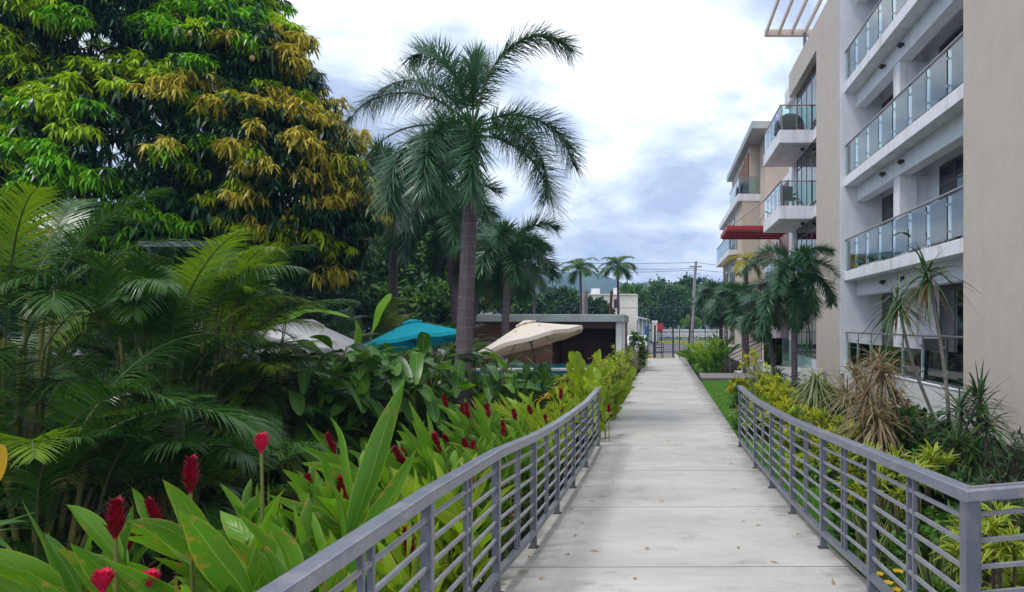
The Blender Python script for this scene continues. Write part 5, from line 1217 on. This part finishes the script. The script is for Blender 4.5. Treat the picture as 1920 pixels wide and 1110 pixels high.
# ------------------------------------------------------------------ right garden
RG = 'yellow green shrubs in the right planting bed'
for px, pyt, Y, r, h, mats, mix, lab in [
    (1412, 650, 18.5, .52, 1.35, ('songy', 'crotonl'), [.7, .3], 'tall yellow green shrub in front of the white patio wall'),
    (1382, 690, 19.5, .32, .7, ('songy', 'crotono', 'bush'), [.6, .2, .2], 'small golden shrub by the corner of the branch path'),
    (1448, 672, 16.5, .38, 1.25, ('songy', 'crotonl'), [.6, .4], 'narrow upright yellow shrub left of the grey palm trunk'),
    (1442, 715, 14.5, .44, .75, ('crotonl', 'songy', 'bush'), [.4, .4, .2], 'low yellow shrub beyond the right railing end'),
    (1478, 695, 14.0, .5, .95, ('songy', 'crotonl'), [.7, .3], 'yellow shrub at the foot of the grey palm trunk'),
    (1475, 740, 11.6, .5, .85, ('songy', 'crotonl', 'bush'), [.5, .3, .2], 'yellow shrub behind the far half of the right railing'),
    (1515, 745, 10.4, .5, .75, ('songy', 'crotonl', 'bush'), [.55, .3, .15], 'yellow shrub behind the middle of the right railing')]:
    x = at(px, 0, Y)[0]; shrub('croton_shrub', lab, (x, Y, gz_(x, Y)), r, r, h, 110, 12, .15, .032, mats, mix, RG)
BG = 'round green bushes edging the lawn'
for px, Y, r, h, lab, mats in [(1392, 17.2, .40, .5, 'rounded green bush at the lawn corner by the branch path', ('bush',)), (1408, 12.6, .36, .5, 'dense green bush at the far end of the right railing', ('bush',)), (1440, 12.2, .42, .6, 'green bush behind the first bays of the right railing', ('bush', 'crotonl')), (1500, 18.5, .7, .8, 'dark bush behind the grey palm trunk', ('fardark', 'bush')), (1560, 14.0, .7, .7, 'dark green bush under the tan pier', ('fardark', 'bush')), (1640, 12.5, .8, .6, 'dark green bush under the terrace glass', ('fardark', 'bush')), (1570, 11.2, .6, .55, 'green bush left of the brown spiky plant', ('bush', 'fardark'))]:
    x = at(px, 0, Y)[0]; shrub('round_bush', lab, (x, Y, gz_(x, Y)), r, r, h, 150, 12, .085, .03, mats, None if len(mats) == 1 else [.6, .4], BG)
for px, Y, lab in ((1388, 14.8, 'striped rosette plant at the lawn edge'),):
    x = at(px, 0, Y)[0]; t = thing('bromeliad', lab, 'plant', (x, Y, gz_(x, Y))); mb = MB(); rosette(mb, np.array([x, Y, gz_(x, Y) + .12]), 40, .42, .05, .4, .5, 0, K=4, low=.1, cols=3, fold=.2); mb.build('foliage', 'dracv', t)
for px, Y, r, h, lab in [(1592, 9.2, .5, .8, 'yellow shrub below the cream striped fountain plant'), (1545, 9.0, .45, .6, 'low yellow shrub right behind the middle railing posts'), (1640, 7.4, .4, .55, 'low yellow shrub in front of the brown dracaena'), (1436, 16.0, .45, 1.0, 'yellow shrub left of the narrow upright one')]:
    x = at(px, 0, Y)[0]; shrub('croton_shrub', lab, (x, Y, gz_(x, Y)), r, r, h, 110, 12, .14, .032, ('songy', 'crotonl', 'bush'), [.5, .3, .2], RG)
for px, Y, r, h, lab in [(1705, 8.6, .6, 1.0, 'dark leafy shrub right of the brown dracaena'), (1765, 9.6, .6, .7, 'dark leafy shrub behind the slender dracaena trunks'), (1725, 7.2, .5, .6, 'leafy green shrub between the dracaena trunks and the railing'), (1560, 12.5, .6, .8, 'dark leafy shrub right of the cream striped fountain')]:
    x = at(px, 0, Y)[0]; shrub('leafy_shrub', lab, (x, Y, gz_(x, Y)), r, r, h, 120, 10, .15, .06, ('bush', 'fardark'), [.6, .4], 'leafy shrubs in the right bed', prof='paddle')
# bright ginger mass by the gate
for px, Y, h, lab, mat in ((1318, 31, 1.5, 'bright ginger clump on the right side of the path end', 'gingery'), (1345, 30, 1.4, 'green ginger clump right of the bright one', 'ginger'), (1300, 36, 1.0, 'low ginger clump nearest the gate', 'ginger'), (1352, 33, 1.6, 'taller ginger clump under the dark palm', 'ginger')):
    x = at(px, 0, Y)[0]; ginger('ginger_plant', lab, np.array([x, Y, gz_(x, Y)]), h, 11, .62, .15, mat, .7, 0, 9, group='ginger clumps near the gate')
x = at(1325, 0, 29.6)[0]; shrub('fern_bush', 'feathery low green bush beside the path before the branch', (x, 29.7, gz_(x, 29.7)), .7, .6, .75, 120, 12, .22, .025, ('bush', 'grassp'), [.6, .4], prof='blade')

dz = lambda x, y: gz_(x, y)


def cane(px0, py0, px1, py1, Y, Y1=None, mid=None):
    Y1 = Y1 or Y; a = at(px0, py0, Y); b = at(px1, py1, Y1); a[2] = dz(a[0], a[1]); m = mid if mid is not None else (a + b) / 2
    return [a, a * .5 + m * .5, m, m * .4 + b * .6, b]


DT = 'tall slender dracaenas before the balconies'
A = cane(1782, 900, 1741, 508, 8.2); A[2] = at(1772, 690, 8.2); A[1] = at(1781, 800, 8.2); A[3] = at(1754, 590, 8.2)
dracaena('slender_dracaena', 'tallest slender dracaena with spiky head below the balcony slab', tuple(A[0]), [(A, 1.0)], 'drac', .62, .036, 76, DT, .55, -.9, 14)
Bq = cane(1790, 840, 1684, 560, 9.4); Bq[2] = at(1712, 690, 9.4); Bq[1] = at(1745, 765, 9.4); Bq[3] = at(1692, 610, 9.4)
dracaena('slender_dracaena', 'leaning slender dracaena left of the tallest one', tuple(Bq[0]), [(Bq, 1.0)], 'drac', .62, .036, 66, DT, .5, -.9, 8)
dracaena('spiky_dracaena', 'dark green spiky dracaena clump in front of the tan end wall', (at(1820, 0, 8.0)[0], 8, dz(3.6, 8)), [(cane(1812, 900, 1800, 765, 8.0), 1), (cane(1825, 900, 1836, 745, 8.2), 1), (cane(1840, 900, 1852, 790, 7.8), .9), (cane(1805, 900, 1792, 830, 7.7), .9), (cane(1835, 900, 1825, 850, 7.6), .9)], 'drac', .55, .034, 84, None, .45, -.6)
dracaena('spiky_dracaena', 'bushy brown red dracaena in the middle of the right bed', (at(1648, 0, 8.8)[0], 8.8, dz(2.8, 8.8)), [(cane(1645, 860, 1655, 690, 8.8), 1), (cane(1650, 860, 1625, 735, 8.7), 1), (cane(1655, 860, 1680, 740, 8.9), 1), (cane(1640, 860, 1620, 800, 8.5), .9), (cane(1655, 860, 1668, 800, 8.5), .9), (cane(1650, 860, 1645, 775, 8.4), 1)], 'dracb', .52, .026, 110, 'brown dracaenas in the right bed', .5, -.9)
dracaena('spiky_dracaena', 'brown green dracaena half hidden left of the bushy one', (at(1605, 0, 10.6)[0], 10.6, dz(3, 10.6)), [(cane(1610, 800, 1605, 700, 10.6), 1), (cane(1640, 800, 1648, 672, 10.8), 1), (cane(1590, 800, 1588, 740, 10.5), .9)], 'dracb', .6, .028, 90, 'brown dracaenas in the right bed', .4, -.7)
dracaena('spiky_dracaena', 'cream striped dracaena fountain right of the yellow shrubs', (at(1528, 0, 11.5)[0], 11.5, dz(2.6, 11.5)), [(cane(1528, 790, 1530, 708, 11.5), 1), (cane(1532, 790, 1534, 735, 11.5), 1)], 'dracv', .62, .036, 110, None, .75, -.9)
dracaena('spiky_dracaena', 'small dark spiky plant beneath the grey palm trunk', (at(1455, 0, 19)[0], 19, dz(3, 19)), [(cane(1458, 735, 1458, 700, 19), 1)], 'drac', .6, .04, 80, None, .5, -.5)
x = at(1890, 0, 8.2)[0]; shrub('round_bush', 'grey green feathery bush at the foot of the tan end wall', (x, 8.4, dz(x, 8.4)), .8, .7, .8, 190, 14, .10, .018, ('greybush',), None, BG, prof='blade')
x = at(1880, 0, 6.4)[0]; shrub('round_bush', 'dark grey green bush behind the turned railing corner', (x, 6.4, dz(x, 6.4)), .55, .5, .5, 150, 14, .09, .018, ('greybush', 'bush'), [.6, .4], BG, prof='blade')
SG = 'yellow striped rosette plants behind the right railing'
for px, py, Y, n_, lab in ((1745, 850, 7.0, 5, 'yellow striped rosette plant left of the tall dracaena foot'), (1575, 800, 9.0, 4, 'yellow striped rosette plant below the striped dracaena fountain'), (1595, 845, 7.6, 4, 'low yellow striped rosette plant left of the brown dracaena'), (1860, 960, 4.4, 6, 'yellow striped rosette plant right of the turned railing corner'), (1665, 880, 6.1, 4, 'yellow striped rosette plant under the brown dracaena'), (1905, 1000, 3.9, 4, 'yellow striped rosette plant at the right picture edge')):
    p = at(px, py, Y); g0 = dz(p[0], Y); t = thing('striped_rosette', lab, 'plant', (p[0], Y, g0), SG); mb = MB(); st = MB(); H = max(.15, p[2] - g0)
    for i in range(n_ * 2):
        q = np.array([p[0] + U(-.25, .25), Y + U(-.2, .2), g0 + H * U(.55, 1.1)]); st.tube([(p[0], Y, g0), (q[0], q[1], (q[2] + g0) / 2), q], .01, 5)
        for k in range(3): rosette(mb, q - [0, 0, .035 * k], 11, .19, .032, .35, .3, 0, K=4, low=-.1, cols=3, fold=.1)
    st.build('stem', 'bark', t); mb.build('foliage', 'song', t, smooth=True)
LG = 'low leafy ground plants behind the right railing'
low = [(1700, 5.4, .5, .38, 'low green plant behind the middle bays of the right railing'), (1745, 4.5, .45, .36, 'low green plant with yellow flowers near the railing corner'), (1640, 6.3, .45, .32, 'low green plant under the brown dracaena'), (1600, 7.6, .4, .3, 'low green plant by the striped rosettes'), (1800, 3.9, .45, .34, 'low green plant at the foot of the corner post'), (1870, 3.6, .5, .36, 'low leafy plant beyond the corner rails'), (1760, 6.2, .55, .4, 'dark low plant behind the sansevierias'), (1560, 8.6, .4, .3, 'low green plant behind the yellow shrub')]
for px, Y, r, h, lab in low:
    x = max(2.0, at(px, 0, Y)[0]) if Y > 4.6 else at(px, 0, Y)[0]; t = shrub('ground_plant', lab, (x, Y, dz(x, Y)), r, r, h, 110, 9, .085, .045, ('bush', 'farleafb'), [.75, .25], LG, prof='paddle')
    if 'flowers' in lab or 'corner' in lab:
        for k in range(6):
            mb = MB(); q = np.array([x + U(-.35, .35), Y + U(-.3, .1), dz(x, Y) + h * U(.8, 1.15)]); a_ = np.linspace(0, 6.28, 6)[:5]; mb.strips(np.repeat(q[None], 5, 0), dirs(a_, np.full(5, .35)), [[0, 0, 1.]], .045, .038, .2, K=3, prof='paddle', cols=3, fold=.1); mb.build('flower', 'petal', t, smooth=True)
for i, (px, Y, lab) in enumerate(((1690, 5.6, 'sansevieria clump behind the middle of the right railing'), (1735, 4.8, 'sansevieria clump near the turned railing corner'), (1655, 6.6, 'sansevieria clump farthest along the right railing'), (1905, 3.4, 'sansevieria clump at the right picture edge'))):
    x = at(px, 0, Y)[0]; t = thing('sansevieria', lab, 'plant', (x, Y, dz(x, Y)), 'striped sansevierias behind the right railing'); mb = MB(); n_ = 26
    P = np.stack([x + U(-.3, .3, n_), Y + U(-.25, .25, n_), np.full(n_, dz(x, Y))], -1); az = U(0, 6.28, n_); mb.strips(P, dirs(az, U(1.15, 1.5, n_)), dirs(az + 1.57, np.zeros(n_)), U(.35, .62, n_), .055, .05, K=6, prof='sword', cols=3, fold=.2, twist=.8, wave=.1); mb.build('foliage', 'sans', t, smooth=True)
# yellow leaf at the left picture edge
p = at(2, 905, 2.1); t = thing('croton_shrub', 'croton twig with one yellow leaf at the left picture edge', 'plant', (p[0] - .1, 2.1, -.6)); MB().tube([(p[0] - .1, 2.1, -.62), (p[0] - .06, 2.1, .6), p - np.array([.03, 0, .02])], .008, 6).build('stem', 'bark', t)
mb = MB(); mb.strips(p - np.array([.03, 0, .02]), [[.25, 0, 1.]], [[0.2, -1, 0]], .14, .055, .0, K=8, prof='paddle', cols=3, fold=.1); mb.build('leaf', 'crotono', t, smooth=True); mb = MB(); rosette(mb, p - np.array([.06, 0, .15]), 12, .15, .045, .3, .2, 0, cols=3); mb.build('foliage', 'bush', t, smooth=True)
# dead leaves and ground cover in the shaded left bed
n = 5000; mb = MB(); gx = U(-7.5, -1.3, n); gy = U(1.2, 14, n); mb.strips(np.stack([gx, gy, ground_z(gx, gy) + .01], -1), dirs(U(0, 6.28, n), U(-.05, .6, n)), [[0, 0, 1.]], U(.04, .13, n), .03, .2, K=2, prof='lance', mat=0)
n2 = 1500; gx = U(-7.5, -1.3, n2); gy = U(1.2, 14, n2); mb.strips(np.stack([gx, gy, ground_z(gx, gy) + .012], -1), dirs(U(0, 6.28, n2), U(-.05, .3, n2)), [[0, 0, 1.]], U(.06, .16, n2), .045, .1, K=2, prof='lance', mat=1)
tag(mb.build('ground_cover', ['bush', 'drybl']), 'low weeds and fallen leaves on the dark soil under the ginger', 'ground cover', kind='stuff')
n = 3500; mb = MB(); gx = U(2.5, 5.8, n); gy = U(3.0, 25, n); mb.strips(np.stack([gx, gy, ground_z(gx, gy) + .01], -1), dirs(U(0, 6.28, n), U(.2, 1.3, n)), [[0, 0, 1.]], U(.08, .22, n), .05, .3, K=2, prof='lance')
tag(mb.build('ground_cover', 'bush'), 'low green ground cover filling the right planting bed', 'ground cover', kind='stuff')

# ------------------------------------------------------------------ air
m, nt, out = newmat('haze'); v = N(nt, 'VolumePrincipled', ins={'Density': .00065, 'Anisotropy': .0}); v.inputs['Color'].default_value = (.32, .56, 1.0, 1); nt.links.new(v.outputs[0], out.inputs['Volume'])
M['haze'] = m; hb = MB().box(-1310, 1310, -55, 1360, -6, 125); tag(hb.build('haze', 'haze'), kind='stuff')

# ------------------------------------------------------------------ sky, sun, camera
SUN_EL, SUN_AZ = math.radians(62), math.radians(-115)      # azimuth measured from +Y towards +X
w = bpy.data.worlds.new('World'); S.world = w; w.use_nodes = True; nt = w.node_tree
for n_ in list(nt.nodes): nt.nodes.remove(n_)
out = nt.nodes.new('ShaderNodeOutputWorld'); bg = nt.nodes.new('ShaderNodeBackground'); bg.inputs[1].default_value = .10
sky = N(nt, 'TexSky', sky_type='NISHITA', sun_disc=False, sun_elevation=SUN_EL, sun_rotation=SUN_AZ, air_density=1.2, dust_density=2.5)
tc = N(nt, 'TexCoord'); sp = N(nt, 'SeparateXYZ'); nt.links.new(tc.outputs['Generated'], sp.inputs[0])
zz = N(nt, 'Math', operation='MAXIMUM'); zz.inputs[1].default_value = 0; nt.links.new(sp.outputs[2], zz.inputs[0])
z2 = N(nt, 'Math', operation='ADD'); z2.inputs[1].default_value = .28; nt.links.new(zz.outputs[0], z2.inputs[0])
cb = N(nt, 'CombineXYZ')
for i in (0, 1):
    dv = N(nt, 'Math', operation='DIVIDE'); nt.links.new(sp.outputs[i], dv.inputs[0]); nt.links.new(z2.outputs[0], dv.inputs[1]); nt.links.new(dv.outputs[0], cb.inputs[i])


def cnoise(scale, det, off, rgh=.55, dist=.0):
    mp = N(nt, 'Mapping'); mp.inputs['Location'].default_value = off; nt.links.new(cb.outputs[0], mp.inputs['Vector'])
    q = N(nt, 'TexNoise', ins={'Scale': scale, 'Detail': det, 'Roughness': rgh, 'Distortion': dist}); nt.links.new(mp.outputs[0], q.inputs['Vector']); return q.outputs['Fac']


def lean(fac, k):
    a_ = N(nt, 'Math', operation='MULTIPLY_ADD'); a_.inputs[1].default_value = k; nt.links.new(sp.outputs[0], a_.inputs[0]); nt.links.new(fac, a_.inputs[2]); return a_.outputs[0]


def ramp(fac, stops):
    r = N(nt, 'ValToRGB'); e = r.color_ramp.elements
    e[0].position, e[0].color = stops[0][0], rgb(stops[0][1]); e[1].position, e[1].color = stops[-1][0], rgb(stops[-1][1])
    for p_, c_ in stops[1:-1]:
        x_ = e.new(p_); x_.color = rgb(c_)
    nt.links.new(fac, r.inputs[0]); return r.outputs[0]


def blob(px, py, rx, ry, amt):
    v0 = np.array([(px - VX) / F, 1, (HY - py) / F]); v0 = v0 / np.linalg.norm(v0)
    s_ = N(nt, 'VectorMath', operation='SUBTRACT'); s_.inputs[1].default_value = tuple(v0); nt.links.new(tc.outputs['Generated'], s_.inputs[0])
    m_ = N(nt, 'VectorMath', operation='MULTIPLY'); m_.inputs[1].default_value = (F / rx, 2.0, F / ry); nt.links.new(s_.outputs[0], m_.inputs[0])
    l_ = N(nt, 'VectorMath', operation='LENGTH'); nt.links.new(m_.outputs[0], l_.inputs[0])
    r_ = N(nt, 'MapRange', interpolation_type='SMOOTHSTEP', ins={'From Min': 1.3, 'From Max': .1, 'To Min': 0, 'To Max': amt}); nt.links.new(l_.outputs['Value'], r_.inputs[0]); return r_.outputs[0]


def plus(a, b):
    q = N(nt, 'Math', operation='ADD'); nt.links.new(a, q.inputs[0]); nt.links.new(b, q.inputs[1]); return q.outputs[0]


K_ = 10.5
cf = lean(cnoise(1.9, 9, (3.1, 1.7, 0), .60, .3), .13)
for bl_ in ((1195, 345, 190, 75, -.16), (1110, 248, 230, 45, -.12), (1250, 470, 260, 40, -.08), (1250, 120, 300, 160, .07), (560, 120, 260, 160, -.05)): cf = plus(cf, blob(*bl_))
cl = ramp(cf, [(.36, (.40 * K_, .47 * K_, .61 * K_)), (.44, (.60 * K_, .67 * K_, .79 * K_)), (.52, (.84 * K_, .875 * K_, .92 * K_)), (.61, (.98 * K_, .985 * K_, .99 * K_))])
cov = ramp(cnoise(.9, 6, (8.3, 2.9, 0), .5), [(.34, (.72, .72, .72)), (.55, (1, 1, 1))])
mx = N(nt, 'MixRGB'); nt.links.new(cov, mx.inputs[0]); nt.links.new(sky.outputs[0], mx.inputs[1]); nt.links.new(cl, mx.inputs[2])
nt.links.new(mx.outputs[0], bg.inputs[0]); nt.links.new(bg.outputs[0], out.inputs[0])
sl = bpy.data.lights.new('sun', 'SUN'); sl.energy = 1.5; sl.angle = math.radians(14); sl.color = (1, .96, .9)
so = bpy.data.objects.new('sun', sl); COL.objects.link(so)
sd = Vector((math.sin(SUN_AZ) * math.cos(SUN_EL), math.cos(SUN_AZ) * math.cos(SUN_EL), math.sin(SUN_EL))); so.rotation_euler = sd.to_track_quat('Z', 'Y').to_euler()
cam = bpy.data.cameras.new('camera'); co = bpy.data.objects.new('camera', cam); COL.objects.link(co); S.camera = co
co.location = (0, 0, HC); co.rotation_euler = (math.pi / 2, 0, 0); cam.sensor_width = 36; cam.lens = 36 * F / 1920
cam.shift_x = -(VX - 960) / 1920; cam.shift_y = (HY - 555) / 1920; cam.clip_start = .05; cam.clip_end = 4000
S.view_settings.view_transform = 'Standard'; S.view_settings.look = 'None'; S.view_settings.exposure = 0.66; S.view_settings.gamma = 1
S.cycles.use_denoising = True; S.cycles.max_bounces = 8; S.cycles.diffuse_bounces = 3; S.cycles.transparent_max_bounces = 24; S.cycles.volume_bounces = 0
